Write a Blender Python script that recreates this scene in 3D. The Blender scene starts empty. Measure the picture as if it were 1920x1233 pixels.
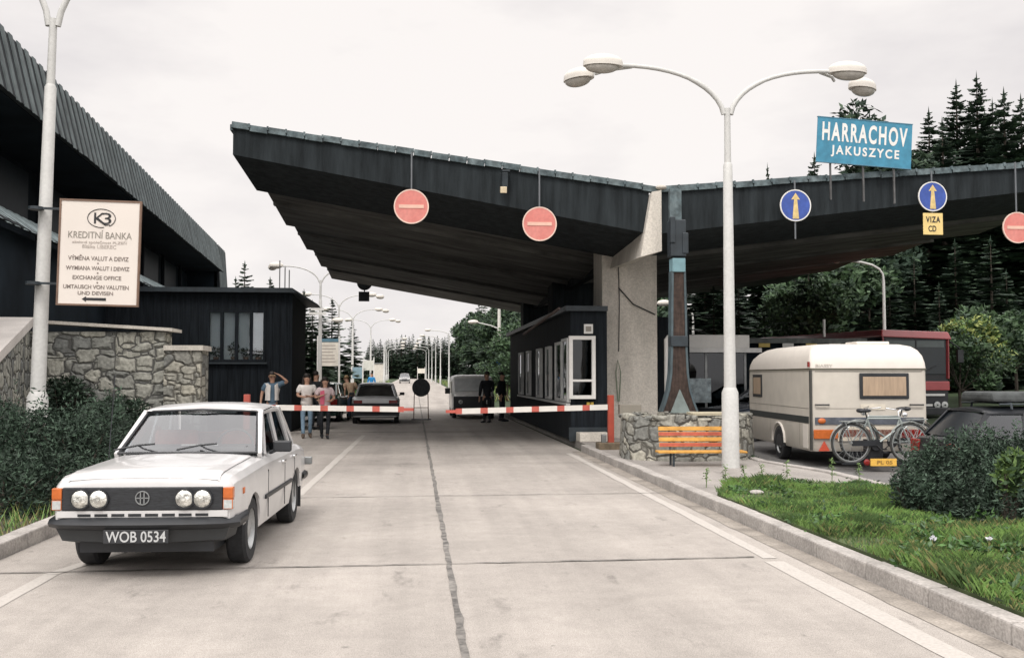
import bpy, bmesh, math, random
from mathutils import Vector, Matrix
import numpy as np
R = math.radians
rnd = random.Random(7)
S = bpy.context.scene
col = S.collection

# ---------------------------------------------------------------- camera, sky, sun, exposure
YAW, PITCH, EYE, FOC, HOR = R(5.47), R(2.68), 1.6, 1900.0, 705.0
cam = bpy.data.cameras.new('camera'); camo = bpy.data.objects.new('camera', cam); col.objects.link(camo)
cam.sensor_width = 36; cam.lens = FOC/1920*36; cam.clip_start = 0.1; cam.clip_end = 3000
camo.location = (0, 0, EYE); camo.rotation_euler = (R(90)+PITCH, 0, -YAW)
S.camera = camo
S.view_settings.view_transform = 'Standard'; S.view_settings.look = 'None'
S.view_settings.exposure = 0.0; S.view_settings.gamma = 1

SUN_EL, SUN_AZ = 52, 200          # azimuth: degrees clockwise from +Y (behind and left of the viewer)
w = bpy.data.worlds.new('World'); S.world = w; w.use_nodes = True
nt = w.node_tree; N = nt.nodes; L = nt.links
N.clear()
out = N.new('ShaderNodeOutputWorld'); bg = N.new('ShaderNodeBackground'); bg.inputs['Strength'].default_value = 0.1
sky = N.new('ShaderNodeTexSky'); sky.sky_type = 'NISHITA'; sky.sun_disc = False
sky.sun_elevation = R(SUN_EL); sky.sun_rotation = R(SUN_AZ)
hs = N.new('ShaderNodeHueSaturation'); hs.inputs['Saturation'].default_value = 0.35
tc = N.new('ShaderNodeTexCoord'); sp = N.new('ShaderNodeSeparateXYZ')
ramp = N.new('ShaderNodeValToRGB')
cr = ramp.color_ramp; cr.elements[0].position = 0.0; cr.elements[0].color = (.80, .80, .825, 1)
cr.elements[1].position = 1.0; cr.elements[1].color = (1, 1, 1, 1)
mapn = N.new('ShaderNodeMapping'); mapn.inputs['Scale'].default_value = (1, 1, 2.6)
noi = N.new('ShaderNodeTexNoise'); noi.inputs['Scale'].default_value = 2.3; noi.inputs['Detail'].default_value = 6
noi.inputs['Roughness'].default_value = .55
cr.elements[0].position = .36; cr.elements[1].position = .56
hr = N.new('ShaderNodeValToRGB')   # brighter towards the zenith, dim below the horizon
h = hr.color_ramp
h.elements[0].position = 0.0; h.elements[0].color = (.18, .18, .18, 1)
h.elements[1].position = 1.0; h.elements[1].color = (1, 1, 1, 1)
for p_, c_ in ((.49, .18), (.50, .425), (.68, .43), (.80, .9)):
    e = h.elements.new(p_); e.color = (c_, c_, c_, 1)
mp = N.new('ShaderNodeMath'); mp.operation = 'MULTIPLY_ADD'; mp.inputs[1].default_value = .5; mp.inputs[2].default_value = .5
m1 = N.new('ShaderNodeMix'); m1.data_type = 'RGBA'; m1.blend_type = 'MULTIPLY'; m1.inputs[0].default_value = 1
m2 = N.new('ShaderNodeVectorMath'); m2.operation = 'MULTIPLY'; m2.inputs[1].default_value = (23.6, 22.5, 21.9)
m3 = N.new('ShaderNodeMix'); m3.data_type = 'RGBA'; m3.inputs[0].default_value = .94
dt = N.new('ShaderNodeVectorMath'); dt.operation = 'DOT_PRODUCT'; dt.inputs[1].default_value = (math.sin(R(SUN_AZ)), math.cos(R(SUN_AZ)), 0)
gr_ = N.new('ShaderNodeMapRange'); gr_.inputs[1].default_value = -.1; gr_.inputs[2].default_value = .9; gr_.inputs[3].default_value = 1.0; gr_.inputs[4].default_value = 1.8
ms = N.new('ShaderNodeVectorMath'); ms.operation = 'SCALE'
L.new(tc.outputs['Generated'], sp.inputs[0]); L.new(sp.outputs['Z'], mp.inputs[0]); L.new(mp.outputs[0], hr.inputs[0])
L.new(tc.outputs['Generated'], mapn.inputs[0]); L.new(mapn.outputs[0], noi.inputs['Vector']); L.new(noi.outputs['Fac'], ramp.inputs[0])
L.new(tc.outputs['Generated'], dt.inputs[0]); L.new(dt.outputs['Value'], gr_.inputs[0]); L.new(m1.outputs[2], ms.inputs[0]); L.new(gr_.outputs[0], ms.inputs['Scale'])   # brighter on the sun's side
L.new(hr.outputs[0], m1.inputs[6]); L.new(ramp.outputs[0], m1.inputs[7]); L.new(ms.outputs[0], m2.inputs[0])
L.new(sky.outputs[0], hs.inputs['Color']); L.new(hs.outputs[0], m3.inputs[6]); L.new(m2.outputs[0], m3.inputs[7])
L.new(m3.outputs[2], bg.inputs['Color']); L.new(bg.outputs[0], out.inputs[0])

sl = bpy.data.lights.new('sun', 'SUN'); sl.energy = 1.3; sl.angle = R(14); sl.color = (1, .96, .9)
so = bpy.data.objects.new('sun', sl); col.objects.link(so)
az = R(SUN_AZ); sd = Vector((math.sin(az)*math.cos(R(SUN_EL)), math.cos(az)*math.cos(R(SUN_EL)), math.sin(R(SUN_EL))))
so.rotation_euler = sd.to_track_quat('Z', 'Y').to_euler(); so.location = (0, 0, 60)

# ---------------------------------------------------------------- survey helpers
def at(px, d):                     # a bearing read in the photograph and a measured distance -> ground position
    X = (px-960)/FOC*d
    return (X*math.cos(YAW)+d*math.sin(YAW), -X*math.sin(YAW)+d*math.cos(YAW))
def zz(py, d): return EYE+(HOR-py)*d/FOC
def grade(y): return 0.0 if y < 48 else (y-48)*0.0055

# ---------------------------------------------------------------- materials
MATS = {}
def M(name, c, rough=.6, metal=0.0, var=.12, scale=4.0, bump=0.0, bscale=60.0, spec=.4, coat=0.0, stretch=None, var2=None, grain=0.0):
    if name in MATS: return MATS[name]
    m = bpy.data.materials.new(name); m.use_nodes = True; MATS[name] = m
    t = m.node_tree; n = t.nodes; l = t.links; b = n['Principled BSDF']
    b.inputs['Roughness'].default_value = rough; b.inputs['Metallic'].default_value = metal
    b.inputs['Specular IOR Level'].default_value = spec; b.inputs['Coat Weight'].default_value = coat
    b.inputs['Coat Roughness'].default_value = .08
    c0 = [max(0, v*(1-var)) for v in c]; c1 = [min(1, v*(1+var)) for v in c]
    if var2: c1 = list(var2)
    tcn = n.new('ShaderNodeTexCoord'); vec = tcn.outputs['Object']
    if stretch:
        mm = n.new('ShaderNodeMapping'); mm.inputs['Scale'].default_value = stretch; l.new(vec, mm.inputs[0]); vec = mm.outputs[0]
    no = n.new('ShaderNodeTexNoise'); no.inputs['Scale'].default_value = scale; no.inputs['Detail'].default_value = 6; no.inputs['Roughness'].default_value = .62
    l.new(vec, no.inputs['Vector'])
    r_ = n.new('ShaderNodeValToRGB'); r_.color_ramp.elements[0].position = .33; r_.color_ramp.elements[1].position = .67
    r_.color_ramp.elements[0].color = (*c0, 1); r_.color_ramp.elements[1].color = (*c1, 1)
    l.new(no.outputs['Fac'], r_.inputs[0]); cout = r_.outputs[0]
    if grain:
        g = n.new('ShaderNodeTexNoise'); g.inputs['Scale'].default_value = bscale; g.inputs['Detail'].default_value = 3
        l.new(tcn.outputs['Object'], g.inputs['Vector'])
        gr = n.new('ShaderNodeValToRGB'); gr.color_ramp.elements[0].position = .35; gr.color_ramp.elements[1].position = .65
        gr.color_ramp.elements[0].color = (1-grain,)*3+(1,); gr.color_ramp.elements[1].color = (1, 1, 1, 1)
        l.new(g.outputs['Fac'], gr.inputs[0])
        mx = n.new('ShaderNodeMix'); mx.data_type = 'RGBA'; mx.blend_type = 'MULTIPLY'; mx.inputs[0].default_value = 1
        l.new(cout, mx.inputs[6]); l.new(gr.outputs[0], mx.inputs[7]); cout = mx.outputs[2]
    l.new(cout, b.inputs['Base Color'])
    if bump:
        bn = n.new('ShaderNodeTexNoise'); bn.inputs['Scale'].default_value = bscale; bn.inputs['Detail'].default_value = 5
        l.new(vec, bn.inputs['Vector']); bp = n.new('ShaderNodeBump'); bp.inputs['Strength'].default_value = bump; bp.inputs['Distance'].default_value = .02
        l.new(bn.outputs['Fac'], bp.inputs['Height']); l.new(bp.outputs[0], b.inputs['Normal'])
    return m

def glass(name, tint=(.7, .78, .8), refl=1.0, rough=.02):
    m = bpy.data.materials.new(name); m.use_nodes = True; t = m.node_tree; n = t.nodes; l = t.links; n.clear()
    o = n.new('ShaderNodeOutputMaterial'); tr = n.new('ShaderNodeBsdfTransparent'); tr.inputs[0].default_value = (*tint, 1)
    gl = n.new('ShaderNodeBsdfGlossy'); gl.inputs['Roughness'].default_value = rough; gl.inputs[0].default_value = (.95, .97, 1, 1)
    fr = n.new('ShaderNodeFresnel'); fr.inputs[0].default_value = 1.55
    ma = n.new('ShaderNodeMath'); ma.operation = 'MULTIPLY'; ma.inputs[1].default_value = refl; ma.use_clamp = True
    no = n.new('ShaderNodeTexNoise'); no.inputs['Scale'].default_value = 1.2; tcn = n.new('ShaderNodeTexCoord'); l.new(tcn.outputs['Object'], no.inputs['Vector'])
    bp = n.new('ShaderNodeBump'); bp.inputs['Strength'].default_value = .06; bp.inputs['Distance'].default_value = .05
    l.new(no.outputs['Fac'], bp.inputs['Height']); l.new(bp.outputs[0], gl.inputs['Normal'])
    mx = n.new('ShaderNodeMixShader'); l.new(fr.outputs[0], ma.inputs[0]); l.new(ma.outputs[0], mx.inputs[0])
    l.new(tr.outputs[0], mx.inputs[1]); l.new(gl.outputs[0], mx.inputs[2]); l.new(mx.outputs[0], o.inputs[0]); return m

def stone_mat(name, c, mortar, scale=2.6, sx=1.0):
    m = bpy.data.materials.new(name); m.use_nodes = True; t = m.node_tree; n = t.nodes; l = t.links; b = n['Principled BSDF']
    b.inputs['Roughness'].default_value = .9; b.inputs['Specular IOR Level'].default_value = .2
    tcn = n.new('ShaderNodeTexCoord'); mm = n.new('ShaderNodeMapping'); mm.inputs['Scale'].default_value = (sx, sx, 1.35)
    wn = n.new('ShaderNodeTexNoise'); wn.inputs['Scale'].default_value = 1.6; wn.inputs['Detail'].default_value = 3
    ad = n.new('ShaderNodeVectorMath'); ad.operation = 'MULTIPLY_ADD'; ad.inputs[1].default_value = (.22, .22, .22)
    l.new(tcn.outputs['Object'], wn.inputs['Vector']); l.new(wn.outputs['Color'], ad.inputs[0]); l.new(tcn.outputs['Object'], ad.inputs[2])
    l.new(ad.outputs[0], mm.inputs[0])
    v1 = n.new('ShaderNodeTexVoronoi'); v1.distance = 'CHEBYCHEV'; v1.inputs['Scale'].default_value = scale; v1.inputs['Randomness'].default_value = .78
    vf = n.new('ShaderNodeTexVoronoi'); vf.distance = 'CHEBYCHEV'; vf.feature = 'F2'; vf.inputs['Scale'].default_value = scale; vf.inputs['Randomness'].default_value = .78
    v2 = n.new('ShaderNodeMath'); v2.operation = 'SUBTRACT'; l.new(vf.outputs['Distance'], v2.inputs[0]); l.new(v1.outputs['Distance'], v2.inputs[1])
    l.new(mm.outputs[0], v1.inputs['Vector']); l.new(mm.outputs[0], vf.inputs['Vector'])
    sepc = n.new('ShaderNodeSeparateColor'); l.new(v1.outputs['Color'], sepc.inputs[0])
    r1 = n.new('ShaderNodeValToRGB'); e = r1.color_ramp.elements
    e[0].color = (c[0]*.6, c[1]*.62, c[2]*.64, 1); e[1].color = (c[0]*1.32, c[1]*1.28, c[2]*1.18, 1); l.new(sepc.outputs[0], r1.inputs[0])
    fn = n.new('ShaderNodeTexNoise'); fn.inputs['Scale'].default_value = 16; fn.inputs['Detail'].default_value = 6; l.new(tcn.outputs['Object'], fn.inputs['Vector'])
    fr = n.new('ShaderNodeValToRGB'); fr.color_ramp.elements[0].position = .3; fr.color_ramp.elements[0].color = (.5, .5, .5, 1); fr.color_ramp.elements[1].position = .7
    l.new(fn.outputs['Fac'], fr.inputs[0])
    mx = n.new('ShaderNodeMix'); mx.data_type = 'RGBA'; mx.blend_type = 'MULTIPLY'; mx.inputs[0].default_value = 1
    l.new(r1.outputs[0], mx.inputs[6]); l.new(fr.outputs[0], mx.inputs[7])
    r2 = n.new('ShaderNodeValToRGB'); r2.color_ramp.elements[0].position = .02; r2.color_ramp.elements[1].position = .09
    l.new(v2.outputs[0], r2.inputs[0])
    mx2 = n.new('ShaderNodeMix'); mx2.data_type = 'RGBA'; l.new(r2.outputs[0], mx2.inputs[0]); mx2.inputs[6].default_value = (*mortar, 1); l.new(mx.outputs[2], mx2.inputs[7])
    l.new(mx2.outputs[2], b.inputs['Base Color'])
    bp = n.new('ShaderNodeBump'); bp.inputs['Strength'].default_value = .9; bp.inputs['Distance'].default_value = .05
    mh = n.new('ShaderNodeMath'); mh.operation = 'MULTIPLY_ADD'; mh.inputs[1].default_value = .25; l.new(fn.outputs['Fac'], mh.inputs[0])
    r3 = n.new('ShaderNodeValToRGB'); r3.color_ramp.elements[1].position = .22; l.new(v2.outputs[0], r3.inputs[0])
    l.new(r3.outputs[0], mh.inputs[2]); l.new(mh.outputs[0], bp.inputs['Height']); l.new(bp.outputs[0], b.inputs['Normal'])
    return m

def worn_mat(name, base, over=None, keep=.5, oil=True):
    """old concrete: blotches, wheel tracks along the road, oil drips, aggregate; with OVER a worn coat of paint on it"""
    m = bpy.data.materials.new(name); m.use_nodes = True; t = m.node_tree; n = t.nodes; l = t.links; b = n['Principled BSDF']
    b.inputs['Roughness'].default_value = .88; b.inputs['Specular IOR Level'].default_value = .25
    tcn = n.new('ShaderNodeTexCoord'); vec = tcn.outputs['Object']
    def noise(sc, det, st=None, rough=.6):
        q = n.new('ShaderNodeTexNoise'); q.inputs['Scale'].default_value = sc; q.inputs['Detail'].default_value = det; q.inputs['Roughness'].default_value = rough
        if st: mm = n.new('ShaderNodeMapping'); mm.inputs['Scale'].default_value = st; l.new(vec, mm.inputs[0]); l.new(mm.outputs[0], q.inputs['Vector'])
        else: l.new(vec, q.inputs['Vector'])
        return q.outputs['Fac']
    def rmp(src, p0, v0, p1, v1):
        r_ = n.new('ShaderNodeValToRGB'); e = r_.color_ramp.elements; e[0].position = p0; e[1].position = p1; e[0].color = (v0,)*3+(1,); e[1].color = (v1,)*3+(1,); l.new(src, r_.inputs[0]); return r_.outputs[0]
    def mul(a, b_):
        x = n.new('ShaderNodeMix'); x.data_type = 'RGBA'; x.blend_type = 'MULTIPLY'; x.inputs[0].default_value = 1; l.new(a, x.inputs[6]); l.new(b_, x.inputs[7]); return x.outputs[2]
    rgb = n.new('ShaderNodeRGB'); rgb.outputs[0].default_value = (*base, 1); c = rgb.outputs[0]
    c = mul(c, rmp(noise(.45, 7), .3, .80, .7, 1.12)); c = mul(c, rmp(noise(1.0, 5, (1.6, .06, 1)), .35, .84, .62, 1.04)); c = mul(c, rmp(noise(6, 6), .3, .9, .7, 1.05))
    c = mul(c, rmp(noise(140, 2), .34, .60, .6, 1.08)); c = mul(c, rmp(noise(38, 3), .3, .88, .65, 1.04))
    if oil: c = mul(c, rmp(noise(1.9, 4, (1.4, .55, 1), .75), .26, .62, .40, 1.0)); c = mul(c, rmp(noise(9, 2), .20, .55, .29, 1.0))
    if over:
        mx = n.new('ShaderNodeMix'); mx.data_type = 'RGBA'; l.new(rmp(noise(5, 8, None, .8), .60-keep*.3, 1.0, .72-keep*.3, .12), mx.inputs[0]); l.new(c, mx.inputs[6]); mx.inputs[7].default_value = (*over, 1); c = mul(mx.outputs[2], rmp(noise(38, 3), .3, .85, .65, 1.04))
    l.new(c, b.inputs['Base Color'])
    bp = n.new('ShaderNodeBump'); bp.inputs['Strength'].default_value = .3; bp.inputs['Distance'].default_value = .01; l.new(noise(70, 4), bp.inputs['Height']); l.new(bp.outputs[0], b.inputs['Normal'])
    return m

# ---------------------------------------------------------------- mesh builder
class MB:
    def __init__(s): s.v = []; s.f = []; s.m = []
    def add(s, vs, fs, m=0):
        o = len(s.v); s.v += [tuple(p) for p in vs]; s.f += [tuple(i+o for i in f) for f in fs]; s.m += [m]*len(fs); return s
    def quad(s, a, b, c, d, m=0): return s.add([a, b, c, d], [(0, 1, 2, 3)], m)
    def hexa(s, p, m=0):           # eight corners: bottom 0-3 counter-clockwise from above, top 4-7
        return s.add(p, [(3, 2, 1, 0), (4, 5, 6, 7), (0, 1, 5, 4), (1, 2, 6, 5), (2, 3, 7, 6), (3, 0, 4, 7)], m)
    def box(s, c, d, m=0, rz=0, rx=0):
        x, y, z = d[0]/2, d[1]/2, d[2]/2
        p = [(-x, -y, -z), (x, -y, -z), (x, y, -z), (-x, y, -z), (-x, -y, z), (x, -y, z), (x, y, z), (-x, y, z)]
        if rz or rx:
            mt = Matrix.Rotation(rz, 3, 'Z') @ Matrix.Rotation(rx, 3, 'X'); p = [mt @ Vector(q) for q in p]
        return s.hexa([(q[0]+c[0], q[1]+c[1], q[2]+c[2]) for q in p], m)
    def b2(s, lo, hi, m=0): return s.box([(a+b)/2 for a, b in zip(lo, hi)], [abs(b-a) for a, b in zip(lo, hi)], m)
    def bar(s, p, q, wd, hg, m=0, up=(0, 0, 1)):
        p = Vector(p); q = Vector(q); t = (q-p).normalized(); u = Vector(up)
        sx = t.cross(u)
        if sx.length < 1e-4: sx = t.cross(Vector((0, 1, 0)))
        sx.normalize(); sy = sx.cross(t).normalized(); a = sx*wd/2; b = sy*hg/2
        return s.add([p-a-b, p+a-b, p+a+b, p-a+b, q-a-b, q+a-b, q+a+b, q-a+b],
                     [(3, 2, 1, 0), (4, 5, 6, 7), (0, 1, 5, 4), (1, 2, 6, 5), (2, 3, 7, 6), (3, 0, 4, 7)], m)
    def tube(s, path, r, n=8, m=0, cap=True):
        P = [Vector(p) for p in path]; rr = r if isinstance(r, (list, tuple)) else [r]*len(P)
        vs = []; fs = []; prev = None
        for i, p in enumerate(P):
            t = (P[min(i+1, len(P)-1)]-P[max(i-1, 0)]).normalized()
            if prev is None:
                a = t.cross(Vector((0, 0, 1)))
                if a.length < 1e-3: a = t.cross(Vector((0, 1, 0)))
            else: a = prev-t*prev.dot(t)
            a.normalize(); b = t.cross(a); prev = a
            for k in range(n):
                an = 2*math.pi*k/n; vs.append(p+(a*math.cos(an)+b*math.sin(an))*rr[i])
        for i in range(len(P)-1):
            for k in range(n): fs.append((i*n+k, i*n+(k+1) % n, (i+1)*n+(k+1) % n, (i+1)*n+k))
        if cap: fs.append(tuple(range(n-1, -1, -1))); fs.append(tuple(range((len(P)-1)*n, len(P)*n)))
        return s.add(vs, fs, m)
    def lathe(s, prof, o=(0, 0, 0), axis='z', n=20, m=0, cap=True):
        vs = []; fs = []
        for r, hh in prof:
            for k in range(n):
                a = 2*math.pi*k/n; c, d = r*math.cos(a), r*math.sin(a)
                vs.append({'z': (c, d, hh), 'x': (hh, c, d), 'y': (d, hh, c)}[axis])
        vs = [(q[0]+o[0], q[1]+o[1], q[2]+o[2]) for q in vs]; np_ = len(prof)
        for i in range(np_-1):
            for k in range(n): fs.append((i*n+k, i*n+(k+1) % n, (i+1)*n+(k+1) % n, (i+1)*n+k))
        if cap: fs.append(tuple(range(n-1, -1, -1))); fs.append(tuple(range((np_-1)*n, np_*n)))
        return s.add(vs, fs, m)
    def prism(s, poly, a, b, axis='y', m=0):
        f = {'y': lambda p, t: (p[0], t, p[1]), 'x': lambda p, t: (t, p[0], p[1]), 'z': lambda p, t: (p[0], p[1], t)}[axis]
        n = len(poly); vs = [f(p, a) for p in poly]+[f(p, b) for p in poly]
        fs = [tuple(range(n-1, -1, -1)), tuple(range(n, 2*n))]+[(i, (i+1) % n, n+(i+1) % n, n+i) for i in range(n)]
        return s.add(vs, fs, m)
    def ell(s, c, r, nu=12, nv=8, m=0, z0=-1.0, z1=1.0):
        vs = []; fs = []
        for j in range(nv+1):
            t = math.asin(z0)+(math.asin(z1)-math.asin(z0))*j/nv
            for k in range(nu):
                a = 2*math.pi*k/nu; vs.append((c[0]+r[0]*math.cos(t)*math.cos(a), c[1]+r[1]*math.cos(t)*math.sin(a), c[2]+r[2]*math.sin(t)))
        for j in range(nv):
            for k in range(nu): fs.append((j*nu+k, j*nu+(k+1) % nu, (j+1)*nu+(k+1) % nu, (j+1)*nu+k))
        fs.append(tuple(range(nu-1, -1, -1))); fs.append(tuple(range(nv*nu, (nv+1)*nu)))
        return s.add(vs, fs, m)
    def grid(s, rows, m=0, closed=False):
        vs = [p for r_ in rows for p in r_]; n = len(rows[0]); fs = []
        for i in range(len(rows)-1):
            for k in range(n if closed else n-1): fs.append((i*n+k, i*n+(k+1) % n, (i+1)*n+(k+1) % n, (i+1)*n+k))
        return s.add(vs, fs, m)
    def build(s, name, mats, parent=None, world=False, smooth=None, bevel=0, seg=2, merge=False):
        me = bpy.data.meshes.new(name); v = s.v
        if world and parent is not None: p = parent.location; v = [(q[0]-p[0], q[1]-p[1], q[2]-p[2]) for q in v]
        me.from_pydata(v, [], s.f)
        mats = mats if isinstance(mats, (list, tuple)) else [mats]
        for mt in mats: me.materials.append(mt)
        if len(mats) > 1: me.polygons.foreach_set('material_index', s.m)
        if bevel or merge:
            bm = bmesh.new(); bm.from_mesh(me)
            if merge: bmesh.ops.remove_doubles(bm, verts=bm.verts, dist=.0005)
            bmesh.ops.recalc_face_normals(bm, faces=bm.faces)
            if bevel:
                es = [e for e in bm.edges if len(e.link_faces) == 2 and e.calc_face_angle(0) > R(25)]
                bmesh.ops.bevel(bm, geom=es, offset=bevel, segments=seg, profile=.5, affect='EDGES', clamp_overlap=True)
            bm.to_mesh(me); bm.free()
        if smooth:
            me.polygons.foreach_set('use_smooth', [True]*len(me.polygons)); me.set_sharp_from_angle(angle=R(smooth))
        me.update()
        o = bpy.data.objects.new(name, me); col.objects.link(o); o.parent = parent
        return o

def tag(o, label=None, cat=None, group=None, kind=None):
    if label: o['label'] = label
    if cat: o['category'] = cat
    if group: o['group'] = group
    if kind: o['kind'] = kind
    return o
def thing(name, label, cat, loc=(0, 0, 0), rz=0, group=None):
    o = bpy.data.objects.new(name, None); col.objects.link(o); o.location = loc; o.rotation_euler = (0, 0, rz); o.empty_display_size = .3
    return tag(o, label, cat, group)
def dup(root, loc, rz=0, label=None, scale=None, group=None):
    r_ = root.copy(); col.objects.link(r_); r_.location = loc; r_.rotation_euler = (0, 0, rz)
    if scale: r_.scale = scale
    if label: r_['label'] = label
    if group: r_['group'] = group
    for ch in list(root.children):
        c = ch.copy(); col.objects.link(c); c.parent = r_
        for g in list(ch.children):
            d = g.copy(); col.objects.link(d); d.parent = c
    return r_
def struct(o): o['kind'] = 'structure'; return o

def text(body, wd, ht, mat, parent, name, c, bold=0.0, axis='-y', depth=.004, shear=0, space=1.0):
    cu = bpy.data.curves.new('t', 'FONT'); cu.body = body; cu.size = 1; cu.extrude = .01; cu.offset = bold; cu.shear = shear; cu.space_character = space; cu.resolution_u = 4
    ob = bpy.data.objects.new('t', cu); col.objects.link(ob)
    dg = bpy.context.evaluated_depsgraph_get(); me = bpy.data.meshes.new_from_object(ob.evaluated_get(dg))
    bpy.data.objects.remove(ob); bpy.data.curves.remove(cu)
    P = np.array([v.co[:] for v in me.vertices]); lo = P.min(0); hi = P.max(0); mid = (lo+hi)/2
    for v in me.vertices:
        x = (v.co.x-mid[0])/(hi[0]-lo[0])*wd; z = (v.co.y-mid[1])/(hi[1]-lo[1])*ht; y = -(v.co.z)/.01*depth/2
        if axis == '+y': x = -x; y = -y
        if axis == '-x': v.co = (c[0]+y, c[1]-x, c[2]+z)
        else: v.co = (c[0]+x, c[1]+y, c[2]+z)
    me.materials.clear(); me.materials.append(mat); me.name = name
    o = bpy.data.objects.new(name, me); col.objects.link(o); o.parent = parent; return o
# ---------------------------------------------------------------- shared materials
concrete_road = worn_mat('road_concrete', (.415, .382, .348))
asphalt = M('asphalt', (.17, .165, .16), .9, var=.15, scale=.8, bump=.3, bscale=70, grain=.3)
paving = worn_mat('paving', (.37, .345, .32))
kerb_m = M('kerb_concrete', (.40, .375, .35), .9, var=.2, scale=3, bump=.3, bscale=40, grain=.3)
marking = worn_mat('worn_paint', (.41, .38, .352), (.445, .417, .384), .12, False)
tar = M('tar', (.09, .085, .08), .8, var=.4, scale=9, var2=(.25, .235, .215))
soil = M('soil', (.06, .055, .035), .95, var=.4, scale=3)
meadow = M('meadow', (.035, .06, .022), .95, var=.5, scale=.25, grain=.4, bscale=3)
white_metal = M('white_metal', (.52, .52, .50), .5, var=.06, scale=3, grain=.1, bscale=25)
lamp_white = M('lamp_enamel', (.58, .55, .50), .45, var=.06)
lamp_lens = M('lamp_lens', (.42, .40, .36), .25, var=.15, scale=8)
dark_steel = M('dark_steel', (.022, .03, .036), .5, var=.3)
grey_steel = M('grey_steel', (.22, .23, .23), .45, metal=.6, var=.2)
chrome = M('chrome', (.75, .76, .77), .15, metal=1, var=.03)
rubber = M('rubber', (.022, .023, .025), .8, var=.3, scale=20)
black_pl = M('black_plastic', (.018, .02, .023), .45, var=.3)
dark_wood = M('dark_timber', (.011, .014, .0175), .8, var=.45, scale=3, stretch=(6, 6, .4), spec=.12)
dark_conc = M('dark_shaded_concrete', (.020, .0245, .027), .9, var=.45, scale=1.6, stretch=(3, 3, .35), bump=.4, bscale=14, spec=.15)  # even dark tone; on the rear pillars it stands in for shade
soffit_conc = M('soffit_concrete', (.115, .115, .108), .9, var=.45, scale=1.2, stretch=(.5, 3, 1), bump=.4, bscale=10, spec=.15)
patina = M('copper_patina', (.06, .09, .10), .7, var=.0, scale=4, var2=(.17, .215, .225), grain=.5, bscale=9)
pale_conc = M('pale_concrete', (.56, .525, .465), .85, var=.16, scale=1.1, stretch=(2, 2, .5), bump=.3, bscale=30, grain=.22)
black_ink = M('black_ink', (.02, .02, .022), .6, var=0)
grey_ink = M('grey_ink', (.24, .22, .19), .6, var=0)
white_paint = M('white_paint', (.66, .65, .62), .5, var=.06)
red_paint = M('red_paint', (.46, .055, .035), .5, var=.15)
yellow_paint = M('yellow_paint', (.75, .50, .12), .6, var=.15, scale=6)
granite = stone_mat('granite_rubble', (.37, .375, .35), (.09, .09, .085), 2.9)
granite_fine = stone_mat('granite_rubble_fine', (.38, .375, .34), (.12, .115, .10), 3.4)
win_glass = glass('window_glass', (.9, .93, .94), 1.8)
car_glass = glass('car_glass', (.62, .68, .69), 1.7)
dim_glass = glass('dim_glass', (.25, .29, .31), .9)

# ---------------------------------------------------------------- the ground
xs = [-420, -120, -40, -14, -8, 0, 8, 14, 40, 120, 420]; ys = [-12, 20, 48, 80, 120, 180, 260, 400, 700]
def ground_z(x, y):
    z = grade(y)-.06
    if x > 14: z += min(14, (x-14)*.16)*min(1, max(0, (y-25)/40))
    return z
g = MB(); g.grid([[(x, y, ground_z(x, y)) for x in xs] for y in ys]); struct(g.build('ground', meadow))
r = MB(); rs = [-12, 0, 12, 24, 36, 48, 80, 120, 180, 330]
r.grid([[(x, y, grade(y)) for x in (-3.6, 0, 3.55)] for y in rs]); struct(r.build('road', concrete_road))
p = MB(); p.grid([[(x, y, grade(y)) for x in (-15, -3.604)] for y in (22, 48, 80)]); struct(p.build('plaza', asphalt))
p = MB(); p.grid([[(x, y, .02+grade(y)) for x in (6.42, 30)] for y in (-12, 25.4, 48, 75)]); struct(p.build('side_lane', asphalt))
p = MB(); p.prism([(3.72, -12), (6.27, -12), (6.27, 12.4), (6.3, 15.2), (5.95, 17.3), (6.27, 21), (6.27, 46), (3.72, 46)], -.05, .12, 'z'); struct(p.build('pavement', paving))
# kerbs: stones with narrow joints
def kerb(name, pts, wd, top, mat=kerb_m, L=1.0):
    k = MB()
    for (a, b) in zip(pts[:-1], pts[1:]):
        a = Vector((*a, 0)); b = Vector((*b, 0)); n = max(1, round((b-a).length/L))
        for i in range(n):
            p0 = a.lerp(b, (i+.008)/n); p1 = a.lerp(b, (i+.992)/n); j = rnd.uniform(-.006, .006)
            k.bar((p0.x, p0.y, top/2-.05+j), (p1.x, p1.y, top/2-.05+j), wd, top+.1)
    o = k.build(name, mat, bevel=.015); struct(o); return o
kerb('kerb', [(3.635, -6), (3.635, 21.6)], .165, .135)
kerb('kerb', [(6.345, 3), (6.345, 12.4), (6.375, 15.2), (6.02, 17.3), (6.345, 21), (6.345, 25)], .145, .15)
kerb('kerb', [(-3.70, -6), (-3.70, 14.0), (-3.62, 24)], .18, .14)
v = MB(); v.prism([(-30, -12), (-3.79, -12), (-3.79, 14), (-3.71, 22), (-30, 22)], -.055, .10, 'z'); struct(v.build('verge', soil))
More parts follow.
